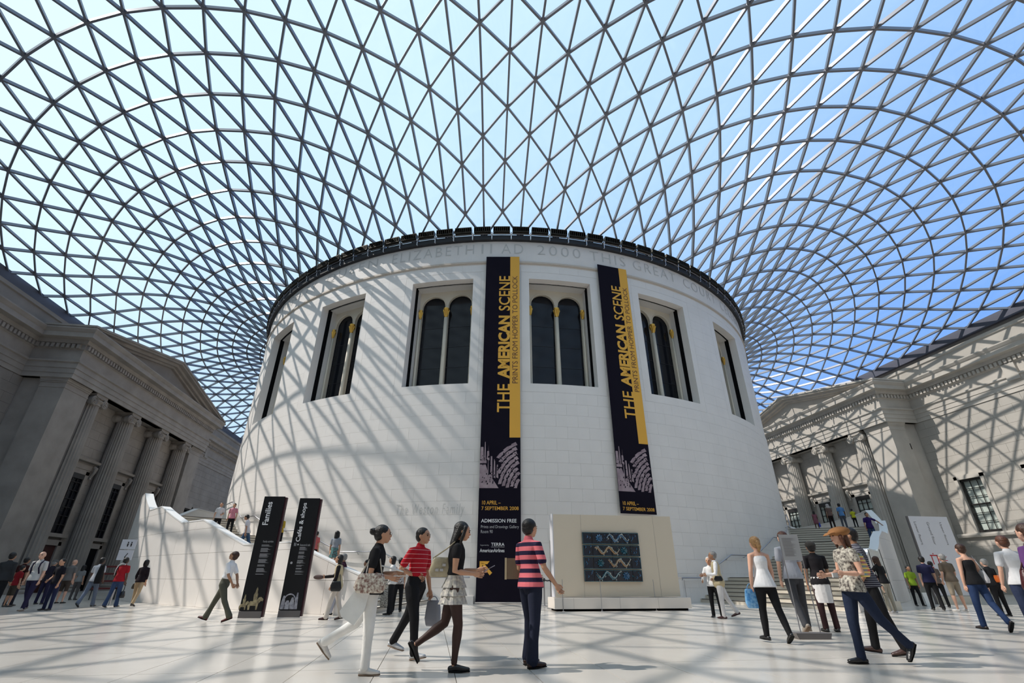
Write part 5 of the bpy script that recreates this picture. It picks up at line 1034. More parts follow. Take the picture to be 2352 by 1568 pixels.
    tt, tc_, tk = top; slv = {'tee': 0.62, 'polo': 0.72, 'tank': 0, 'long': 2, 'cap': 0.35, 'tq': 1.45, 'vest': 2, 'cami': 0, 'dress': 0.4}[tt]
    for s, (fl, ab, el, inn) in ((-1, aL), (1, aR)):
        shd = sp(0.264)+X*(s*sw); ua = dirv(fl, ab, s); elb = shd+ua*(0.165*h); tf = fl+el
        fa = Vector((-s*sin(radians(inn)), sin(radians(tf))*cos(radians(inn)), -cos(radians(tf))*cos(radians(inn)))).normalized()
        wr = elb+fa*(0.145*h)
        ell_tube(body, [sp(0.275)+X*(s*sw*0.45), shd, shd.lerp(elb, 0.5), elb, elb.lerp(wr, 0.3), wr], [0.030*h, 0.032*h, 0.026*h, 0.021*h, 0.022*h, 0.0145*h], Vector((0, 1, 0)), 12)
        pn = fa.cross(X*s); pn = pn.normalized() if pn.length > 0.1 else Vector((0, 1, 0))       # palm width direction
        pl_ = fa.cross(pn).normalized()
        pm = wr+fa*(0.045*h); ell_tube(body, [wr, wr+fa*0.02*h, pm], [(0.016*h, 0.011*h), (0.024*h, 0.011*h), (0.024*h, 0.009*h)], pn, 10)
        for fi, (off, lf) in enumerate(((-0.018, 0.040), (-0.006, 0.046), (0.006, 0.043), (0.018, 0.034))):
            b_ = pm+pn*off*h-fa*0.006*h; c1 = b_+fa*lf*0.5*h; c2 = c1+(fa*0.8-pl_*s*0.5).normalized()*lf*0.3*h; c3 = c2+(fa*0.5-pl_*s*0.9).normalized()*lf*0.25*h
            fing.tube([b_, c1, c2, c3], [0.0058*h, 0.0054*h, 0.005*h, 0.004*h], 7)
        b_ = wr+fa*0.014*h-pn*0.015*h*1; c1 = b_+(fa*0.7-pn*0.8).normalized()*0.024*h; c2 = c1+fa*0.022*h; fing.tube([b_, c1, c2], [0.0075*h, 0.0065*h, 0.005*h], 7)
        hands.append(wr+fa*0.06*h)
        if slv > 0:
            if slv <= 1: pts = [sp(0.280)+X*(s*sw*0.35), shd+X*s*0.002*h, shd.lerp(elb, slv*0.5), shd.lerp(elb, slv)]; rd = [0.028*h, 0.036*h, 0.035*h, 0.035*h]
            else: e2 = elb.lerp(wr, min(1, (slv-1)*1.0)); pts = [sp(0.280)+X*(s*sw*0.35), shd, shd.lerp(elb, 0.5), elb, elb.lerp(e2, 0.5), e2]; rd = [0.028*h, 0.036*h, 0.034*h, 0.030*h, 0.028*h, 0.025*h]
            ell_tube(topm, pts, rd, Vector((0, 1, 0)), 12)
    hem = {'cami': -0.05, 'dress': -0.20}.get(tt, -0.035)
    tuck = 'tucked' in tk or bot[0] == 'skirt'; tk0 = 0.105 if tuck else 0.0
    fl_ = 1.12 if tt in ('cami', 'dress') else 1.0
    ts = ([(sp(hem+tk0), (0.080*h*W_, 0.060*h*W_)), (sp(0.085), (0.088*h*W_, 0.068*h*W_))] if tuck else [(sp(hem), (0.114*h*W_*fl_, 0.090*h*W_*fl_)), (sp(0.0), (0.109*h*W_, 0.087*h*W_)), (sp(0.05), (0.097*h*W_, 0.075*h*W_))])+[ (sp(0.13), (0.078*h*k*W_, 0.060*h*W_)), (sp(0.205), (0.090*h*k*W_, 0.068*h*W_)), (sp(0.26), (0.094*h*k*W_, 0.062*h))]
    if tt not in ('tank', 'cami'): ts += [(sp(0.297), (0.066*h*k, 0.044*h)), (sp(0.308), (0.042*h, 0.038*h))]
    else: ts[-1] = (sp(0.235), (0.090*h*k, 0.062*h))
    ell_tube(topm, [a for a, _ in ts], [r for _, r in ts], X, 20, flat=not tuck)
    if tt in ('tank', 'cami'):
        for s in (-1, 1): topm.tube([sp(0.225)+X*s*0.045*h+fr*0.055*h, sp(0.292)+X*s*0.055*h, sp(0.225)+X*s*(-0.02 if tt == 'cami' else 0.045)*h-fr*0.055*h], 0.006*h, 6)
    # rest on the ground
    mz = min(v[2] for a, b in shoes for v in b.v)
    for mb_ in [body, topm, botm, fing]+[q for p_ in shoes for q in p_]: mb_.v = [(x, y, zz-mz) for x, y, zz in mb_.v]
    dz = Vector((0, 0, -mz))
    bo = fuse(body, 'body', skm, root_, vox, fing, 2 if near else 1)
    fuse(topm, {'tank': 'camisole', 'cami': 'camisole', 'dress': 'dress', 'vest': 'shirt'}.get(tt, 'shirt'), cloth(tc_, (tk.replace('tucked', '') or 'plain')), root_, vox, None, 3)
    if tt == 'polo':
        cm = MB(); n0 = sp(0.302)+dz; ell_tube(cm, [n0, n0+upv*0.016*h], [(0.044*h, 0.040*h), (0.039*h, 0.036*h)], X, 14); cm.mesh; o = fuse(cm, 'collar', cloth(tc_ if 'stripe' not in tk else ((0.42, 0.01, 0.02) if 'red' in tk else (0.72, 0.17, 0.20)), 'plain'), root_, 0.006 if near else 0.012, None, 1)
    if tt == 'vest':
        cm = MB(); ell_tube(cm, [a+dz for a, _ in ts[:-2]], [(r[0]*1.05, r[1]*1.08) for _, r in ts[:-2]], X, 20); fuse(cm, 'waistcoat', cloth((0.52, 0.43, 0.27), 'plain'), root_, vox, None, 2)
    if bot[0] in ('trousers', 'shorts', 'flare', 'slim'): fuse(botm, bot[0] if bot[0] == 'shorts' else 'trousers', cloth(bot[1], bot[2]), root_, vox, None, 3)
    if bot[0] == 'skirt':
        nt_ = 3 if near else 1
        for t_ in range(nt_):
            z1_ = 0.075-t_*0.055; z0_ = z1_-(0.085 if near else 0.22); cm = MB(); n = 40; kk = 0
            for (f_, rx, ry, am) in ((z1_, 0.082+t_*0.008, 0.062+t_*0.007, 0), ((z1_+z0_)/2, 0.094+t_*0.010, 0.076+t_*0.009, 0.003), (z0_, 0.108+t_*0.010, 0.092+t_*0.009, 0.007)):
                c_ = sp(f_)+dz
                for j in range(n): a = 2*pi*j/n; w2 = 1+am*10*sin(j*pi*0.5+t_); cm.v.append((c_.x+rx*h*w2*cos(a), c_.y+ry*h*w2*sin(a), c_.z))
            for i in range(2):
                for j in range(n): cm.f.append((i*n+j, i*n+(j+1) % n, (i+1)*n+(j+1) % n, (i+1)*n+j))
            cm.f.append(tuple(range(n))); cm.f.append(tuple(range(2*n, 3*n))[::-1])
            cm.build('skirt_tier' if near else 'skirt', cloth(bot[1], bot[2]), root_, smooth=False, local=True)
    for sh, so_ in shoes:
        o = fuse(sh, 'shoe', cloth(shoe, 'leather'), root_, 0.008 if near else 0.014, None, 1)
        if near: so_.build('shoe_sole', cloth((0.25, 0.18, 0.13) if sum(shoe) > 0.3 else (0.01, 0.01, 0.01), 'plain'), o, smooth=True, local=True)
    hc = hc+dz
    def hq(v): return hc+Rh @ (Vector(v)*hs)
    ht, hcol = hair; hm = MB(); hcol = HAIR[hcol]
    if ht != 'bald':
        ellipsoid(hm, hq((0, -0.014, 0.021)), (0.051*hs, 0.056*hs, 0.050*hs), Rh, 16, 12)
        ellipsoid(hm, hq((0, -0.028, -0.002)), (0.047*hs, 0.040*hs, 0.046*hs), Rh, 14, 10)
        if ht == 'long':
            ell_tube(hm, [hq((0, -0.024, 0.02)), hq((0, -0.040, -0.04)), hq((0, -0.050, -0.09)), hq((0, -0.055, -0.145))], [(0.050*hs, 0.040*hs), (0.050*hs, 0.030*hs), (0.046*hs, 0.024*hs), (0.026*hs, 0.013*hs)], Rh @ X, 16)
            for s in (-1, 1): ell_tube(hm, [hq((s*0.040, 0.010, 0.03)), hq((s*0.047, 0.004, -0.03)), hq((s*0.047, -0.006, -0.09))], [0.016*hs, 0.015*hs, 0.009*hs], Rh @ X, 8)
        if ht == 'bun': ellipsoid(hm, hq((0, -0.074, 0.020)), (0.026*hs, 0.028*hs, 0.026*hs), Rh); [hm.tube([hq((0.01*q, -0.085, 0.03)), hq((0.012*q, -0.115, 0.045+0.006*q))], [0.004*hs, 0.001*hs], 5) for q in (-2, -1, 0, 1, 2)]
        if ht == 'pony': ell_tube(hm, [hq((0, -0.06, 0.01)), hq((0.006, -0.072, -0.03)), hq((0.0, -0.06, -0.075))], [0.020*hs, 0.022*hs, 0.012*hs], Rh @ X, 10)
        if ht == 'bob':
            ell_tube(hm, [hq((0, -0.018, 0.02)), hq((0, -0.022, -0.02)), hq((0, -0.024, -0.055))], [(0.055*hs, 0.046*hs), (0.058*hs, 0.042*hs), (0.052*hs, 0.034*hs)], Rh @ X, 16)
        fuse(hm, 'hair', cloth(hcol, 'hair'), root_, 0.007 if near else 0.012, None, 1)
    if near or dist < 17:
        for s in (-1, 1):
            em = MB(); ellipsoid(em, hq((s*0.0185, 0.0475, 0.004)), (0.0075*hs, 0.005*hs, 0.0036*hs), Rh, 8, 6); em.build('eye', M['dark'], bo, smooth=True, local=True)
            em = MB(); em.tube([hq((s*0.008, 0.052, 0.014)), hq((s*0.019, 0.051, 0.017)), hq((s*0.030, 0.044, 0.013))], [0.0018*hs, 0.0028*hs, 0.0014*hs], 5); em.build('eyebrow', cloth(HAIR[hair[1]], 'hair'), bo, local=True)
        em = MB(); ellipsoid(em, hq((0, 0.0525, -0.0305)), (0.0125*hs, 0.004*hs, 0.0035*hs), Rh, 8, 6); em.build('mouth', cloth((0.35, 0.10, 0.09), 'skin'), bo, smooth=True, local=True)
    if hat:
        cm = MB()
        if hat[0] == 'cap':
            ellipsoid(cm, hq((0, -0.006, 0.026)), (0.055*hs, 0.064*hs, 0.047*hs), Rh, 16, 10); ell_tube(cm, [hq((0, 0.03, 0.030)), hq((0, 0.070, 0.026)), hq((0, 0.100, 0.016))], [(0.046*hs, 0.010*hs), (0.046*hs, 0.006*hs), (0.034*hs, 0.004*hs)], Rh @ X, 14)
        elif hat[0] == 'newsboy':
            ellipsoid(cm, hq((0, -0.016, 0.034)), (0.072*hs, 0.082*hs, 0.040*hs), Rh @ Matrix.Rotation(radians(-10), 3, 'X'), 18, 10); ell_tube(cm, [hq((0, 0.03, 0.030)), hq((0, 0.072, 0.022)), hq((0, 0.100, 0.006))], [(0.050*hs, 0.010*hs), (0.048*hs, 0.006*hs), (0.034*hs, 0.004*hs)], Rh @ X, 14)
        else: ellipsoid(cm, hq((0, -0.012, 0.016)), (0.060*hs, 0.066*hs, 0.060*hs), Rh, 14, 10); ell_tube(cm, [hq((0, -0.02, 0.0)), hq((0, -0.03, -0.07))], [(0.058*hs, 0.05*hs), (0.075*hs, 0.05*hs)], Rh @ X, 14)
        fuse(cm, 'headscarf' if hat[0] == 'scarf' else 'cap', cloth(hat[1], 'plain'), root_, 0.007 if near else 0.012, None, 2)
    root_['_'] = 0; del root_['_']
    Mx = Matrix.Translation(P0) @ Matrix.Rotation(hd-pi/2, 4, 'Z')
    info = {'root': root_, 'H': h, 'hands': [Mx @ (q+dz) for q in hands], 'M': Mx, 'sp': lambda f_, x=0, y=0: Mx @ (sp(f_)+dz+X*x*h+fr*y*h), 'hq': lambda v: Mx @ hq(v), 'P': P0, 'hd': hd}
    return info
# ---- things people carry (each its own object)
def soft_box(c, a, w_, d_, h_, taper=1.0, n=3, bulge=1.12):
    """rounded bag body; local x along a, y depth"""
    m = MB(); ux = Vector((cos(a), sin(a), 0)); uy = Vector((-sin(a), cos(a), 0)); c = Vector(c); k = 0; N_ = 20
    lv_ = [(0.0, 0.80), (0.06, 0.94), (0.3, bulge), (0.6, 1.04), (0.9, 0.92), (1.0, 0.80)]
    for (t, s_) in lv_:
        wv = w_/2*s_*(1+(taper-1)*t); dv = d_/2*s_*(1-0.35*t)
        for j in range(N_):
            q = 2*pi*j/N_; cx = abs(cos(q))**0.45*(1 if cos(q) >= 0 else -1); cy = abs(sin(q))**0.6*(1 if sin(q) >= 0 else -1)
            p = c+ux*(wv*cx)+uy*(dv*cy)+Vector((0, 0, h_*t)); m.v.append(tuple(p))
    for i in range(len(lv_)-1):
        for j in range(N_): m.f.append((i*N_+j, i*N_+(j+1) % N_, (i+1)*N_+(j+1) % N_, (i+1)*N_+j))
    m.f.append(tuple(range(N_))[::-1]); m.f.append(tuple((len(lv_)-1)*N_+j for j in range(N_))); return m
def bag(name, label, cat, c, a, w_, d_, h_, m_, strap=None, sm_=None, taper=0.9, handle=0.0, buckle=None):
    B = root(name, label, cat, tuple(c)); soft_box(c, a, w_, d_, h_, taper).build('bag_body', m_, B, smooth=True)
    ux = Vector((cos(a), sin(a), 0)); c = Vector(c); tp = c+Vector((0, 0, h_*0.95))
    if strap is not None:
        s_ = Vector(strap); m = MB(); e0 = tp-ux*w_*0.36; e1 = tp+ux*w_*0.36
        m.tube([e0, e0.lerp(s_, 0.6), s_+Vector((0, 0, 0.02)), e1.lerp(s_, 0.6), e1], 0.009, 6); m.build('strap', sm_ or m_, B, smooth=True)
    if handle:
        m = MB(); m.tube([tp+ux*(w_*0.28*cos(pi*i/8))+Vector((0, 0, handle*sin(pi*i/8))) for i in range(9)], 0.008, 6); m.build('handle', sm_ or m_, B)
    if buckle:
        m = MB()
        for q in buckle: m.obox(c+ux*q[0]*w_+Vector((-sin(a), cos(a), 0))*(q[2]*d_)+Vector((0, 0, q[1]*h_)), ux, Vector((-sin(a), cos(a), 0)), Vector((0, 0, 1)), 0.022, 0.006, 0.016)
        m.build('buckle', M['chrome'], B)
    return B
K = (0.012, 0.012, 0.014); JEAN = (0.030, 0.050, 0.115); JEANL = (0.12, 0.17, 0.26); WH = (0.78, 0.77, 0.75)
WALK = dict(L=(20, 6, 3, 12), R=(-20, 16, 3, -28)); WALKR = dict(R=(20, 6, 3, 12), L=(-20, 16, 3, -28))
# ---- the five in front
p1 = person(874, 1548, 1203, 4, 'woman in black top and white trousers walking right, hair in a bun', top=('tee', K, 'plain'), bot=('trousers', WH, 'plain'), shoe=(0.70, 0.68, 0.66), hair=('bun', 'k'), female=True, near=1,
            R=(4, 3, 2, 0), L=(-26, 34, 2, -48), aR=(-6, 8, 88, 12), aL=(4, 8, 92, 14), hy=12, lean=2)
p2 = person(966, 1512, 1209, -24, 'man in striped red polo shirt and black trousers with a hand on his belt', top=('polo', (0.42, 0.01, 0.02), 'redstripetucked'), bot=('trousers', K, 'plain'), shoe=(0.50, 0.52, 0.55), hair=('short', 'k'), near=1,
            R=(14, 8, 3, 8), L=(-24, 10, 3, -14), aR=(-30, 10, 92, 38), aL=(4, 6, 10, 0), hy=4, lean=3, wide=1.12)
p3 = person(1050, 1541, 1195, 6, 'long-haired woman in black top, ruffled grey skirt and black tights', top=('cap', K, 'plain'), bot=('skirt', (0.30, 0.29, 0.29), 'print'), shoe=(0.012, 0.010, 0.012), hair=('long', 'k'), female=True, near=1,
            R=(10, 14, 2, 0), L=(-14, 42, 2, -60), aR=(-4, 6, 88, 6), aL=(10, 6, 84, 10), hy=6, hp=-10, lean=2, skin='e')
tg = MB()
p4 = person(1214, 1531, 1190, 38, 'man in pink and navy striped polo shirt and dark jeans, seen from behind', top=('polo', (0.72, 0.17, 0.2), 'pinkstripe'), bot=('flare', (0.016, 0.020, 0.040), 'plain'), shoe=(0.04, 0.015, 0.01), hair=('short', 'k'), near=1,
            R=(-4, 4, 3, 0), L=(10, 14, 3, 0), aR=(8, 16, 24, -18), aL=(2, 6, 70, 10), hy=8, lean=-3, wide=1.04)
p5 = person(537, 1428, 1260, 182, 'man in white polo shirt and olive trousers walking left, hands clasped behind', top=('polo', (0.80, 0.80, 0.82), 'tucked'), bot=('flare', (0.085, 0.085, 0.065), 'plain'), shoe=(0.10, 0.015, 0.015), hair=('short', 'b'), near=1,
            R=(26, 4, 3, 14), L=(-22, 10, 3, -20), aL=(-22, 8, -4, 26), aR=(-26, 6, -4, 26), hy=0, hp=22, lean=-7, skin='t')
# tights of the skirted woman: legs in a dark sheer knit
def tights(info, Lg, Rg):
    h = info['H']; m = MB(); X = Vector((1, 0, 0))
    def dirv(fl, ab, s): return Vector((s*sin(radians(ab)), sin(radians(fl))*cos(radians(ab)), -cos(radians(fl))*cos(radians(ab))))
    base_ = info['M'].inverted() @ info['sp'](0.0)
    for s, (fl, kn, ab, fp) in ((-1, Lg), (1, Rg)):
        hip = base_+Vector((s*0.050*h, 0, -0.01*h)); kne = hip+dirv(fl, ab, s)*(0.245*h); ank = kne+dirv(fl-kn, ab*0.4, s)*(0.235*h)
        ell_tube(m, [hip, hip.lerp(kne, 0.35), hip.lerp(kne, 0.8), kne, kne.lerp(ank, 0.3), kne.lerp(ank, 0.75), ank], [r*h*1.06 for r in (0.053, 0.049, 0.037, 0.033, 0.034, 0.023, 0.021)], X, 12)
    fuse(m, 'tights', cloth((0.045, 0.022, 0.018), 'sheer'), info['root'], 0.010, None, 2)
tights(p3, (-14, 42, 2, -60), (10, 14, 2, 0))
# glasses of the first woman
m = MB()
for s in (-1, 1): m.tube([p1['hq']((s*0.0185+0.013*cos(t*pi/6), 0.060, 0.004+0.011*sin(t*pi/6))) for t in range(13)], 0.0014, 5)
tagp(m.build('spectacles', M['rail']), 'thin-rimmed spectacles on the woman in black top and white trousers', 'spectacles')
patt = mat('cream_bag_print', (0.72, 0.68, 0.58), 0.6, tone=(0.20, 0.10, 0.08), vscale=34, bump=0.1)
q = p1['sp'](0.0, 0.115, 0.0); bag('shoulder_bag', 'cream shoulder bag with a curly dark print on the bun-haired woman\'s hip', 'bag', (q.x, q.y, q.z-0.04), p1['hd'], 0.36, 0.12, 0.22, patt, strap=p1['sp'](0.31, 0.02, 0.0), sm_=cloth((0.55, 0.50, 0.42), 'leather'), taper=0.95)
q = p1['sp'](-0.25, -0.02, -0.135); m = MB(); ux = Vector((cos(p1['hd']), sin(p1['hd']), 0)); uy = Vector((-ux.y, ux.x, 0)); Tt = p1['sp'](0.10, 0.10, -0.05)
B = root('tote_bag', 'big limp white cloth bag hanging behind the bun-haired woman', 'bag', tuple(q))
c0, c1, c2, c3 = Tt, Tt-ux*0.24+Vector((0, 0, -0.42)), Tt-ux*0.02+Vector((0, 0, -0.62)), Tt+ux*0.08+Vector((0, 0, -0.30))
m.prism([(0, 0), (-0.10, -0.18), (-0.25, -0.40), (-0.22, -0.46), (-0.06, -0.55), (0.04, -0.40), (0.08, -0.22), (0.07, -0.03)], lambda u, v, d: tuple(Tt+ux*u+uy*d+Vector((0, 0, v))), -0.035, 0.015); m.build('bag_body', cloth((0.80, 0.80, 0.78), 'plain'), B)
m = MB(); m.tube([Tt+Vector((0, 0, -0.02)), Tt+ux*0.02+Vector((0, 0, 0.14)), p1['hands'][0]], 0.010, 6); m.build('strap', cloth((0.80, 0.80, 0.78), 'plain'), B)
m = MB(); h_ = p1['hands'][1]; m.obox(h_+ux*0.05+Vector((0, 0, 0.03)), ux, uy, Vector((0, 0, 1)), 0.09, 0.05, 0.006); tagp(m.build('leaflet', cloth((0.62, 0.58, 0.55), 'plain')), 'folded pale leaflet in the bun-haired woman\'s hands', 'leaflet')
q = p2['hands'][0]; bag('shopping_bag', 'translucent grey carrier bag in the left hand of the man in red polo shirt', 'bag', (q.x+0.05, q.y, q.z-0.38), p2['hd'], 0.24, 0.08, 0.34, mat('smoky_film', (0.22, 0.23, 0.27), 0.25), handle=0.07, taper=1.0)
ux2 = Vector((cos(p2['hd']), sin(p2['hd']), 0)); m = MB(); q = p2['sp'](0.062, 0.0, 0.066); m.obox(q, ux2.cross(Vector((0, 0, 1))), ux2, Vector((0, 0, 1)), 0.022, 0.006, 0.018); tagp(m.build('belt_buckle', M['chrome'], p2['root'] if 0 else None), 'silver belt buckle of the man in the red polo shirt', 'buckle')
q = p3['sp'](0.075, 0.0, -0.115); bag('handbag', 'beige buckled handbag hanging at the back of the ruffled skirt woman', 'bag', (q.x, q.y, q.z-0.03), p3['hd'], 0.30, 0.13, 0.24, cloth((0.42, 0.36, 0.24), 'leather'), strap=p3['sp'](0.30, 0.07, -0.02), taper=0.75, buckle=((-0.15, 0.35, -0.5), (0.05, 0.35, -0.52), (0.15, 0.6, -0.5)))
h_ = (p3['hands'][0]+p3['hands'][1])/2; ux = Vector((cos(p3['hd']), sin(p3['hd']), 0)); m = MB(); m.obox(h_+ux*0.07+Vector((0, 0, 0.04)), (ux+Vector((0, 0, 0.5))).normalized(), Vector((-ux.y, ux.x, 0)), (Vector((0, 0, 1))-ux*0.5).normalized(), 0.09, 0.06, 0.004); tagp(m.build('brochure', cloth((0.42, 0.42, 0.50), 'printlt')), 'printed brochure held out by the long-haired woman in the ruffled skirt', 'leaflet')
ux = Vector((cos(-YAW), sin(-YAW), 0)); uy = Vector((-ux.y, ux.x, 0)); q = p4['sp'](0.10, -0.12, 0.02)
B = root('portfolio_case', 'flat brown cardboard portfolio under the left arm of the striped shirt man', 'portfolio', tuple(q))
m = MB(); m.obox(q+ux*(-0.02), ux, uy, Vector((0, 0, 1)), 0.20, 0.022, 0.135); m.build('board', cloth((0.23, 0.18, 0.12), 'plain'), B); m = MB(); m.obox(q-ux*0.235, ux, uy, Vector((0, 0, 1)), 0.014, 0.03, 0.14); m.build('pale_edge', cloth((0.60, 0.52, 0.34), 'plain'), B)
# ---- right foreground
p6 = person(1908, 1520, 1200, 184, 'woman in brown peaked cap and patterned top striding left in jeans', top=('cap', (0.05, 0.04, 0.04), 'print'), bot=('trousers', (0.014, 0.022, 0.048), 'plain'), shoe=(0.012, 0.012, 0.014), hair=('long', 'r'), skin='p', female=True, near=1, hmax=1.72,
            R=(8, 6, 2, 0), L=(-28, 16, 2, -50), aL=(-4, 8, 96, 6), aR=(6, 8, 80, 10), hat=('newsboy', (0.28, 0.13, 0.05)), hy=-6, lean=-4)
p7 = person(1946, 1500, 1203, 150, 'man in dark checked shirt and black trousers behind the woman in brown cap', top=('tee', (0.03, 0.03, 0.045), 'check'), bot=('trousers', K, 'plain'), shoe=(0.07, 0.035, 0.03), hair=('short', 'k'), near=1, hmax=1.80, R=(12, 6, 3, 4), L=(-10, 8, 3, -10), aL=(-6, 8, 40, 5), lean=3, skin='t')
q = p6['sp'](0.12, 0.0, -0.10); bag('backpack', 'small multicoloured patchwork backpack on the brown-capped woman\'s back', 'bag', (q.x, q.y, q.z-0.06), p6['hd']+pi/2, 0.26, 0.16, 0.30, cloth((0.5, 0.1, 0.1), 'multi'), strap=p6['sp'](0.29, -0.07, 0.0), sm_=cloth((0.30, 0.32, 0.10), 'plain'))
h_ = p6['hands'][0]; m = MB(); m.obox(h_+Vector((-0.03, 0, -0.03)), Vector((1, 0, 0)), Vector((0, 1, 0)), Vector((0, 0, 1)), 0.04, 0.012, 0.03); tagp(m.build('camera_case', cloth((0.55, 0.55, 0.55), 'leather')), 'small silver camera in the brown-capped woman\'s hands', 'camera')
p8 = person(1727, 1470, 1228, 92, 'blonde woman in white strappy camisole and black trousers, back to us', top=('cami', (0.80, 0.80, 0.82), 'plain'), bot=('slim', K, 'plain'), shoe=K, hair=('pony', 'l'), skin='p', female=True, near=1, hmax=1.74, L=(6, 3, 3, 0), R=(-12, 14, 4, -30), aL=(-4, 12, 20, 0), aR=(0, 8, 14, 0))
q = p8['hands'][0]; bag('carrier_bag', 'shiny blue carrier bag on the blonde woman\'s left arm', 'bag', (q.x-0.02, q.y, q.z-0.27), -YAW, 0.24, 0.12, 0.32, mat('blue_film', (0.06, 0.24, 0.55), 0.15, tone=(0.25, 0.5, 0.75), vscale=18), handle=0.10, taper=1.05)
p9 = person(1790, 1446, 1213, 92, 'tall man in grey T-shirt and charcoal jeans, back to us, behind the notice stand', top=('tee', (0.40, 0.41, 0.46), 'plain'), bot=('trousers', (0.060, 0.062, 0.070), 'plain'), shoe=(0.28, 0.24, 0.2), hair=('short', 'r'), skin='p', near=1, hmax=1.9, L=(-10, 14, 3, -40), R=(8, 4, 3, 0), aL=(0, 8, 10, 0), aR=(4, 6, 20, 0))
p10 = person(1853, 1446, 1236, 80, 'man in black shirt and dark cap with a white cloth tied at his waist', top=('tee', (0.015, 0.013, 0.016), 'plain'), bot=('trousers', (0.045, 0.022, 0.024), 'plain'), shoe=(0.02, 0.02, 0.02), hair=('short', 'k'), hat=('cap', (0.06, 0.055, 0.05)), near=1, hmax=1.8, L=(0, 2, 3, 0), R=(4, 4, 3, 0), aL=(0, 10, 16, 0), aR=(10, 8, 80, 10), skin='t', hp=8)
m = MB(); n = 26; Xf = p10['M']
for (f_, r1, r2) in ((0.05, 0.098, 0.076), (-0.05, 0.105, 0.085), (-0.17, 0.10, 0.085), (-0.235, 0.094, 0.08)):
    c_ = p10['M'].inverted() @ p10['sp'](f_)
    for j in range(n): a = pi*0.55+2*pi*0.62*j/(n-1); m.v.append(tuple(Xf @ Vector((c_.x+r1*p10['H']*cos(a)*(1+0.03*sin(j*2)), c_.y+r2*p10['H']*sin(a)*(1+0.03*sin(j*2)), c_.z))))
for i in range(3):
    for j in range(n-1): m.f.append((i*n+j, i*n+j+1, (i+1)*n+j+1, (i+1)*n+j))
tagp(m.build('tied_shirt', cloth((0.74, 0.72, 0.72), 'plain'), smooth=True), 'white shirt tied round the waist of the man in dark cap', 'shirt')
p11 = person(1621, 1419, 1262, 235, 'white-haired woman in white blouse and black trousers in an embrace', top=('long', (0.74, 0.74, 0.75), 'plain'), bot=('trousers', K, 'plain'), hair=('short', 'w'), skin='e', female=True, near=0, H=1.58, aL=(10, 20, 70, 30), aR=(10, 20, 60, 10), shoe=K)
p12 = person(1634, 1421, 1258, 165, 'man in sand waistcoat, white sleeves and white trousers holding a woman', top=('vest', (0.74, 0.74, 0.76), 'plain'), bot=('trousers', (0.66, 0.64, 0.64), 'plain'), hair=('short', 'g'), skin='t', H=1.72, L=(2, 2, 3, 0), R=(-22, 8, 3, -20), aL=(10, 14, 80, 30), aR=(20, 20, 60, 20), shoe=(0.06, 0.02, 0.02), lean=3, hp=8)
q = p12['sp'](0.04, -0.09, 0.0); bag('waist_bag', 'black waist bag on the man in sand waistcoat', 'bag', (q.x, q.y, q.z-0.06), p12['hd'], 0.22, 0.09, 0.13, cloth(K, 'leather'))
p13 = person(2006, 1404, 1272, 110, 'long-haired woman in black top and khaki trousers lifting a child, back to us', top=('tee', K, 'plain'), bot=('trousers', (0.36, 0.33, 0.27), 'plain'), hair=('long', 'b'), skin='p', female=True, hmax=1.72, aL=(40, 20, 80, 30), aR=(0, 10, 12, 0), shoe=(0.6, 0.58, 0.6))
qq = p13['sp'](0.04, -0.15, 0.06); person(0, 0, 0, 250, 'small child carried on the left arm of the woman in khaki trousers', at=(qq.x, qq.y, qq.z-0.42), H=0.82, top=('tee', (0.05, 0.03, 0.04), 'plain'), bot=('shorts', (0.05, 0.05, 0.06), 'plain'), hair=('short', 'r'), skin='p', L=(60, 70, 20, 0), R=(60, 70, 20, 0), shoe=K)
p14 = person(1978, 1410, 1290, 100, 'person in dark clothes half hidden behind the woman in brown cap', top=('long', (0.03, 0.022, 0.024), 'plain'), bot=('trousers', (0.03, 0.02, 0.02), 'plain'), hair=('bob', 'b'), skin='e', female=True, hmax=1.6)
p15 = person(2107, 1394, 1268, 62, 'young man in navy T-shirt with blue shoulders and black trousers', top=('tee', (0.022, 0.022, 0.065), 'plain'), bot=('trousers', K, 'plain'), hair=('short', 'k'), skin='p', hmax=1.78, lean=0, R=(-6, 4, 4, 0), L=(8, 4, 4, 0), aR=(4, 8, 30, 0))
p16 = person(2130, 1392, 1284, 70, 'short-haired woman in taupe top reading a paper beside the navy-shirted young man', top=('tee', (0.13, 0.10, 0.085), 'plain'), bot=('trousers', K, 'plain'), hair=('short', 'k'), skin='e', female=True, hmax=1.66, aR=(10, 8, 80, 10), aL=(10, 8, 80, 10))
p17 = person(2155, 1396, 1262, 95, 'grey-haired man in brown T-shirt and khaki shorts, back to us', top=('tee', (0.15, 0.115, 0.085), 'plain'), bot=('shorts', (0.30, 0.25, 0.19), 'plain'), hair=('short', 'g'), skin='p', hmax=1.84, L=(0, 2, 6, 0), R=(0, 2, 6, 0), shoe=(0.66, 0.64, 0.62), wide=1.08, aL=(0, 8, 30, 10), aR=(0, 8, 30, 10))
p18 = person(2195, 1440, 1240, 88, 'woman in black camisole and blue jeans, short auburn hair, back to us', top=('tank', K, 'plain'), bot=('trousers', (0.022, 0.043, 0.11), 'plain'), hair=('short', 'b'), skin='p', female=True, near=1, hmax=1.74, L=(4, 2, 4, 0), R=(-12, 22, 4, -50), aL=(0, 9, 10, 0), aR=(6, 14, 50, 0), shoe=(0.04, 0.03, 0.03))
q = p18['sp'](0.02, 0.13, 0.0); bag('shoulder_bag', 'long white shoulder bag of the woman in black camisole and jeans', 'bag', (q.x, q.y, q.z-0.06), p18['hd'], 0.26, 0.10, 0.26, cloth((0.66, 0.64, 0.66), 'leather'), strap=p18['sp'](0.30, 0.08, -0.02), taper=0.7)
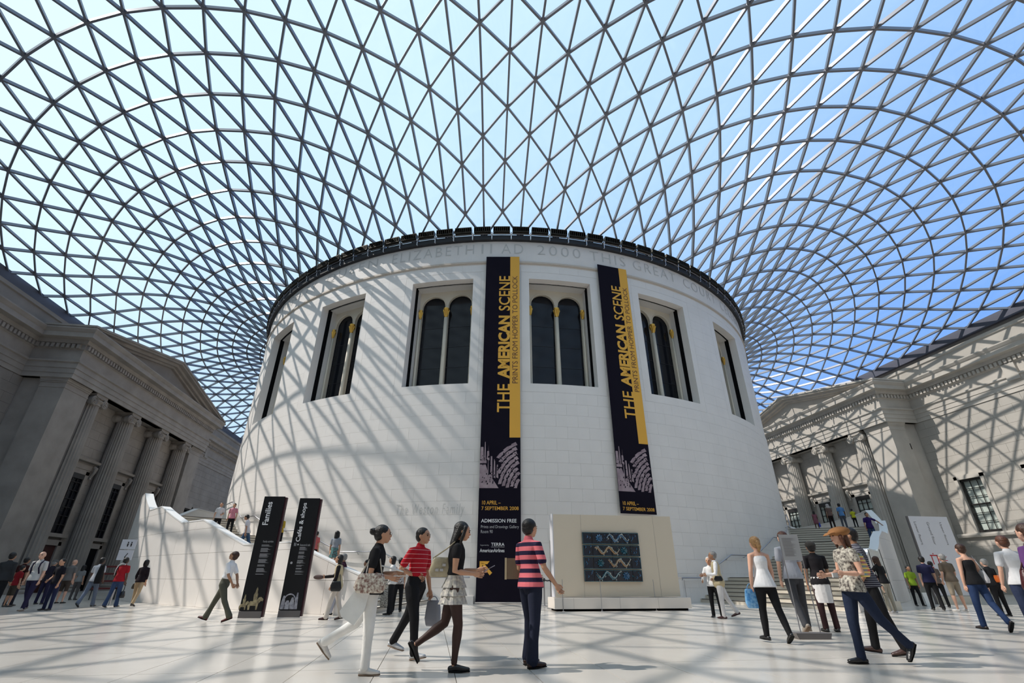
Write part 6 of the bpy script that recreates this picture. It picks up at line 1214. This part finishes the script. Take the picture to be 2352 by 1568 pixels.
p19 = person(2289, 1468, 1224, 85, 'close-cropped man in loose white T-shirt and dark jeans, back to us', top=('tee', (0.66, 0.66, 0.68), 'plain'), bot=('trousers', (0.025, 0.035, 0.075), 'plain'), hair=('short', 'r'), skin='p', near=1, hmax=1.84, wide=1.12, aL=(0, 12, 20, 0), aR=(0, 10, 20, 0), shoe=(0.3, 0.3, 0.3))
p20 = person(2334, 1540, 1182, 95, 'woman in purple short-sleeved top at the right edge, dark short hair', top=('polo', (0.11, 0.045, 0.16), 'plain'), bot=('trousers', (0.02, 0.025, 0.06), 'plain'), hair=('short', 'b'), skin='p', female=True, near=1, hmax=1.72, wide=1.22, aL=(0, 12, 20, 0))
q = p20['sp'](0.03, -0.13, 0.02); bag('handbag', 'dark red leather handbag of the woman in the purple top', 'bag', (q.x, q.y, q.z-0.12), p20['hd']+pi/2, 0.30, 0.13, 0.30, cloth((0.06, 0.012, 0.014), 'leather'), strap=p20['sp'](0.30, -0.08, 0.0), taper=0.8)
p21 = person(2252, 1410, 1276, 95, 'grey-haired person in black with an orange scarf, behind the white T-shirt', top=('long', K, 'plain'), bot=('trousers', K, 'plain'), hair=('short', 'g'), skin='p', hmax=1.6)
q = p21['sp'](0.10, 0.02, -0.10); bag('handbag', 'orange bag glimpsed behind the man in loose white T-shirt', 'bag', (q.x, q.y, q.z-0.1), p21['hd'], 0.22, 0.1, 0.2, cloth((0.45, 0.10, 0.02), 'leather'))
p22 = person(2079, 1392, 1298, 260, 'person in lime green shirt by the foot of the right stair wall', top=('tee', (0.25, 0.38, 0.03), 'plain'), bot=('trousers', K, 'plain'), hair=('short', 'k'), skin='t', hmax=1.62, L=(10, 10, 4, 0))
# ---- on the right-hand stairs
def stairz(x, y):
    a = degrees(atan2(abs(x), -y)); zz = interp(SK, a)
    for (a0, a1, z0, z1) in FLIGHTS:
        if a0 <= a < a1: n = round((z1-z0)/0.15); return z0+(int((a-a0)/(a1-a0)*n)+1)*(z1-z0)/n
    return zz
def on_stairs(side, ang, r, H_, head, label, **k):
    x, y = side*r*sin(radians(ang)), -r*cos(radians(ang)); return person(0, 0, 0, head, label, at=(x, y, stairz(x, y)), H=H_, z=0, **k)
on_stairs(1, 43.5, 26.7, 1.72, 262, 'man in dark purple-blue shirt coming down the right stairs, hand on the parapet', top=('tee', (0.028, 0.012, 0.10), 'plain'), bot=('trousers', (0.04, 0.065, 0.13), 'plain'), skin='t', aL=(10, 62, 20, -30), aR=(0, 10, 10, 0), wide=1.06, L=(14, 20, 4, 0), R=(0, 2, 4, 0))
on_stairs(1, 56.6, 26.4, 1.2, 80, 'child in bright yellow top and black trousers on the right stairs', top=('tee', (0.50, 0.50, 0.03), 'plain'), bot=('trousers', K, 'plain'), skin='d', aR=(50, 20, 60, 0))
on_stairs(1, 59.8, 26.0, 1.75, 85, 'man in pale blue T-shirt climbing the right stairs, back to us', top=('tee', (0.10, 0.24, 0.50), 'plain'), bot=('trousers', (0.09, 0.095, 0.12), 'plain'), skin='d', aR=(0, 12, 10, 0))
on_stairs(1, 57.5, 25.1, 1.62, 85, 'person in pale headscarf and brown top climbing the right stairs', top=('tee', (0.14, 0.09, 0.08), 'plain'), bot=('trousers', (0.02, 0.012, 0.012), 'plain'), skin='t', hat=('scarf', (0.45, 0.42, 0.42)), female=True)
pk_ = on_stairs(1, 60.0, 24.3, 1.30, 60, 'girl in dusty pink dress at the top of the right stairs', top=('dress', (0.24, 0.09, 0.12), 'plain'), bot=('none', K, 'plain'), hair=('long', 'k'), skin='d', female=True)
q = pk_['hands'][1]; bag('carrier_bag', 'bright blue carrier bag of the girl in the pink dress', 'bag', (q.x, q.y, q.z-0.36), 0, 0.22, 0.08, 0.30, mat('cobalt_film', (0.015, 0.05, 0.45), 0.4), handle=0.06)
# ---- on the left-hand stairs
on_stairs(-1, 48.2, 23.9, 1.6, 300, 'woman in white top with a black bag, topmost on the left stairs', top=('tee', (0.66, 0.66, 0.68), 'plain'), bot=('trousers', K, 'plain'), hair=('short', 'b'), female=True, aL=(0, 10, 80, 20), aR=(0, 12, 30, 0))
on_stairs(-1, 46.5, 23.5, 1.55, 280, 'boy in pink T-shirt coming down the left stairs', top=('tee', (0.62, 0.24, 0.30), 'plain'), bot=('trousers', K, 'plain'), aL=(0, 12, 10, 0))
ps = on_stairs(-1, 34.3, 25.6, 1.58, 190, 'woman in white T-shirt and jeans stepping down the left stairs', top=('tee', (0.70, 0.66, 0.68), 'plain'), bot=('trousers', (0.05, 0.10, 0.19), 'plain'), hair=('short', 'k'), female=True, L=(22, 8, 3, 0), R=(-18, 18, 3, -20), hp=-20, lean=10, aR=(0, 10, 30, 0), aL=(-14, 10, 10, 0))
on_stairs(-1, 35.5, 23.5, 1.6, 275, 'long-haired woman in yellow sleeves and white top leaning on the stair landing', top=('long', (0.50, 0.33, 0.04), 'plain'), bot=('trousers', K, 'plain'), hair=('long', 'k'), female=True, aL=(10, 8, 90, 40), aR=(10, 8, 90, 40), lean=4, hp=-12)
on_stairs(-1, 30.2, 23.3, 1.56, 85, 'person in coral top climbing the left stairs behind the caf\u00e9s panel', top=('tee', (0.55, 0.13, 0.13), 'plain'), bot=('trousers', K, 'plain'), hair=('pony', 'k'), female=True)
on_stairs(-1, 23.2, 25.8, 1.62, 95, 'long-haired girl in grey T-shirt and teal skirt on the left stairs', top=('tee', (0.30, 0.32, 0.36), 'plain'), bot=('skirt', (0.10, 0.32, 0.32), 'printlt'), hair=('long', 'k'), female=True)
# ---- middle distance, left of centre
p30 = person(786, 1424, 1272, 190, 'bob-haired woman in cream waistcoat and cream trousers walking left, hat in hand', top=('vest', (0.015, 0.013, 0.015), 'plain'), bot=('flare', (0.62, 0.56, 0.50), 'plain'), hair=('bob', 'k'), female=True, near=1, L=(14, 4, 3, 0), R=(-10, 10, 3, -10), aR=(30, 10, 55, 0), aL=(4, 8, 20, 10), shoe=(0.06, 0.02, 0.02))
q = p30['sp'](-0.02, -0.13, 0.0); bag('shoulder_bag', 'black shoulder bag of the bob-haired woman in cream trousers', 'bag', (q.x, q.y, q.z-0.14), p30['hd'], 0.27, 0.09, 0.24, cloth(K, 'leather'), strap=p30['sp'](0.30, 0.03, 0.0))
q = p30['hands'][1]; m = MB(); ellipsoid(m, q+Vector((-0.09, 0, 0.0)), (0.14, 0.07, 0.06)); tagp(m.build('sun_hat', cloth((0.13, 0.09, 0.085), 'plain'), smooth=True), 'soft brown hat held out by the bob-haired woman', 'hat')
p31 = person(795, 1412, 1268, 188, 'grey-haired man in dark maroon shirt and pale blue trousers behind the bob-haired woman', top=('tee', (0.05, 0.015, 0.03), 'plain'), bot=('trousers', (0.42, 0.43, 0.50), 'plain'), hair=('short', 'g'), skin='t', L=(16, 6, 3, 0), R=(-26, 14, 3, -30), shoe=K)
p32 = person(848, 1408, 1284, 185, 'dark-clothed person mostly hidden behind the bun-haired woman', top=('long', (0.02, 0.015, 0.02), 'plain'), bot=('trousers', K, 'plain'), hair=('short', 'k'), skin='t', hmax=1.62, aL=(24, 10, 10, 0))
p33 = person(907, 1412, 1276, 182, 'woman in plain white blouse and wide black trousers behind the red polo man', top=('tq', (0.70, 0.68, 0.66), 'plain'), bot=('flare', K, 'plain'), hair=('bob', 'k'), female=True, aR=(0, 8, 80, 20), aL=(0, 8, 80, 20), hmax=1.7)
p34 = person(922, 1406, 1280, 95, 'person in flower-printed blouse and black trousers behind the white-bloused woman', top=('tee', (0.62, 0.60, 0.58), 'printlt'), bot=('trousers', K, 'plain'), hair=('short', 'k'), female=True, hmax=1.66)
q = spot(880, 1408); bag('carrier_bag', 'black and white printed carrier bag by the white-bloused woman\'s feet', 'bag', (q.x, q.y, 0.15), 0, 0.26, 0.1, 0.50, cloth((0.10, 0.09, 0.09), 'print'), handle=0.12)
# ---- the crowd at the left
person(35, 1404, 1266, 100, 'man in dark grey jacket at the left edge, back to us', top=('long', (0.035, 0.035, 0.038), 'plain'), bot=('trousers', K, 'plain'), hair=('short', 'k'), skin='t', wide=1.1, hmax=1.85, lean=2)
person(55, 1394, 1297, 75, 'boy in red T-shirt and olive shorts, back to us, at far left', top=('tee', (0.22, 0.01, 0.015), 'plain'), bot=('shorts', (0.05, 0.04, 0.03), 'plain'), hair=('short', 'k'), skin='e', hmax=1.5)
p40 = person(108, 1404, 1265, 275, 'bald man in white polo shirt with dark rucksack straps, facing us', top=('polo', (0.50, 0.49, 0.48), 'plain'), bot=('trousers', (0.022, 0.018, 0.05), 'plain'), hair=('bald', 'k'), skin='p', near=1, wide=1.06, L=(14, 6, 3, 0), R=(-12, 12, 3, -20), shoe=(0.40, 0.36, 0.32), hy=8)
B = root('rucksack', 'dark rucksack worn by the bald man in white polo shirt', 'bag', tuple(p40['sp'](0.18, 0, -0.09)))
m = MB()
for s in (-1, 1): m.tube([p40['sp'](0.08, s*0.075, 0.045), p40['sp'](0.18, s*0.065, 0.082), p40['sp'](0.26, s*0.062, 0.066), p40['sp'](0.305, s*0.06, 0.0), p40['sp'](0.26, s*0.06, -0.07)], 0.020, 8)
m.build('strap', cloth((0.014, 0.01, 0.03), 'plain'), B); q = p40['sp'](0.08, 0, -0.115); soft_box((q.x, q.y, q.z), p40['hd']-pi/2, 0.30, 0.16, 0.36).build('bag_body', cloth((0.014, 0.01, 0.03), 'plain'), B, smooth=True)
person(153, 1402, 1281, 262, 'woman in black shirt open over a white top, facing us, next to the bald man', top=('tee', (0.010, 0.010, 0.016), 'plain'), bot=('trousers', (0.018, 0.022, 0.06), 'plain'), hair=('short', 'k'), skin='e', female=True, shoe=K, aR=(0, 10, 60, 20), hmax=1.72)
person(66, 1392, 1278, 90, 'dark-haired man in dark red shirt behind the boy in red', top=('tee', (0.035, 0.008, 0.008), 'plain'), hair=('short', 'k'), skin='t', hmax=1.75)
person(130, 1388, 1284, 95, 'person in navy clothes and grey cap behind the bald man', top=('tee', (0.02, 0.018, 0.03), 'plain'), bot=('trousers', (0.02, 0.018, 0.05), 'plain'), hair=('short', 'g'), hat=('cap', (0.10, 0.10, 0.10)), skin='e', hmax=1.7)
person(175, 1386, 1283, 90, 'sunburnt man in grey T-shirt and brown shorts, back to us, in the left crowd', top=('tee', (0.16, 0.15, 0.145), 'plain'), bot=('shorts', (0.07, 0.05, 0.04), 'plain'), hair=('bald', 'b'), skin='p', hmax=1.78)
person(196, 1378, 1296, 95, 'woman in white blouse and grey trousers, back to us, in the left crowd', top=('tee', (0.22, 0.22, 0.22), 'plain'), bot=('trousers', (0.09, 0.08, 0.08), 'plain'), hair=('long', 'k'), skin='e', female=True, hmax=1.66)
p45 = person(239, 1395, 1279, 95, 'man in white T-shirt and light jeans with a black jacket over his shoulder', top=('tee', (0.50, 0.51, 0.55), 'plain'), bot=('flare', (0.12, 0.15, 0.21), 'plain'), hair=('short', 'k'), skin='d', L=(-16, 14, 3, -30), R=(12, 4, 3, 0), aL=(10, 14, 60, -20), aR=(0, 8, 40, 10), shoe=K)
q = p45['sp'](0.02, 0.10, -0.06); B = root('jacket', 'black jacket slung over the right shoulder of the man in light jeans', 'jacket', tuple(q)); soft_box((q.x, q.y, q.z-0.16), p45['hd'], 0.16, 0.22, 0.66, taper=0.7).build('jacket_cloth', cloth(K, 'plain'), B, smooth=True)
p46 = person(293, 1396, 1279, 95, 'man in red T-shirt and blue jeans with a black and white scarf, back to us', top=('tee', (0.33, 0.012, 0.02), 'plain'), bot=('flare', (0.035, 0.06, 0.13), 'plain'), hair=('short', 'k'), skin='d', L=(-8, 8, 3, -12), R=(8, 3, 3, 0), shoe=K, wide=1.05)
m = MB(); B = root('scarf', 'black and white zigzag scarf on the left shoulder of the man in red T-shirt', 'scarf', tuple(p46['sp'](0.29, -0.05, 0)))
m.tube([p46['sp'](0.315, 0.045, -0.035), p46['sp'](0.325, -0.005, -0.045), p46['sp'](0.31, -0.06, -0.03), p46['sp'](0.28, -0.105, -0.02), p46['sp'](0.20, -0.085, -0.078), p46['sp'](0.09, -0.09, -0.072)], [0.028, 0.034, 0.036, 0.034, 0.024, 0.02], 8)
m.build('scarf_cloth', mat('zigzag_knit', (0.012, 0.012, 0.014), 0.8, stripes=((0.65, 0.65, 0.66), 0.045, 0.5, 0, 0)), B, smooth=True)
q = p46['hands'][1]; bag('holdall', 'black holdall in the right hand of the man in red T-shirt', 'bag', (q.x+0.02, q.y, q.z-0.42), p46['hd']+0.6, 0.34, 0.16, 0.22, cloth(K, 'leather'), handle=0.20)
p47 = person(340, 1393, 1284, 95, 'woman in black top and khaki trousers walking away along the left stair wall', top=('tq', (0.014, 0.009, 0.012), 'plain'), bot=('trousers', (0.42, 0.31, 0.19), 'plain'), hair=('bob', 'k'), skin='e', female=True, near=0, shoe=K, L=(10, 4, 3, 0), R=(-12, 14, 3, -20), aL=(0, 14, 20, 0), aR=(0, 8, 8, 0))
q = p47['hands'][0]; bag('handbag', 'small olive handbag of the woman in khaki trousers at the stair wall', 'bag', (q.x-0.03, q.y, q.z-0.14), p47['hd'], 0.20, 0.1, 0.2, cloth((0.06, 0.055, 0.04), 'leather'))
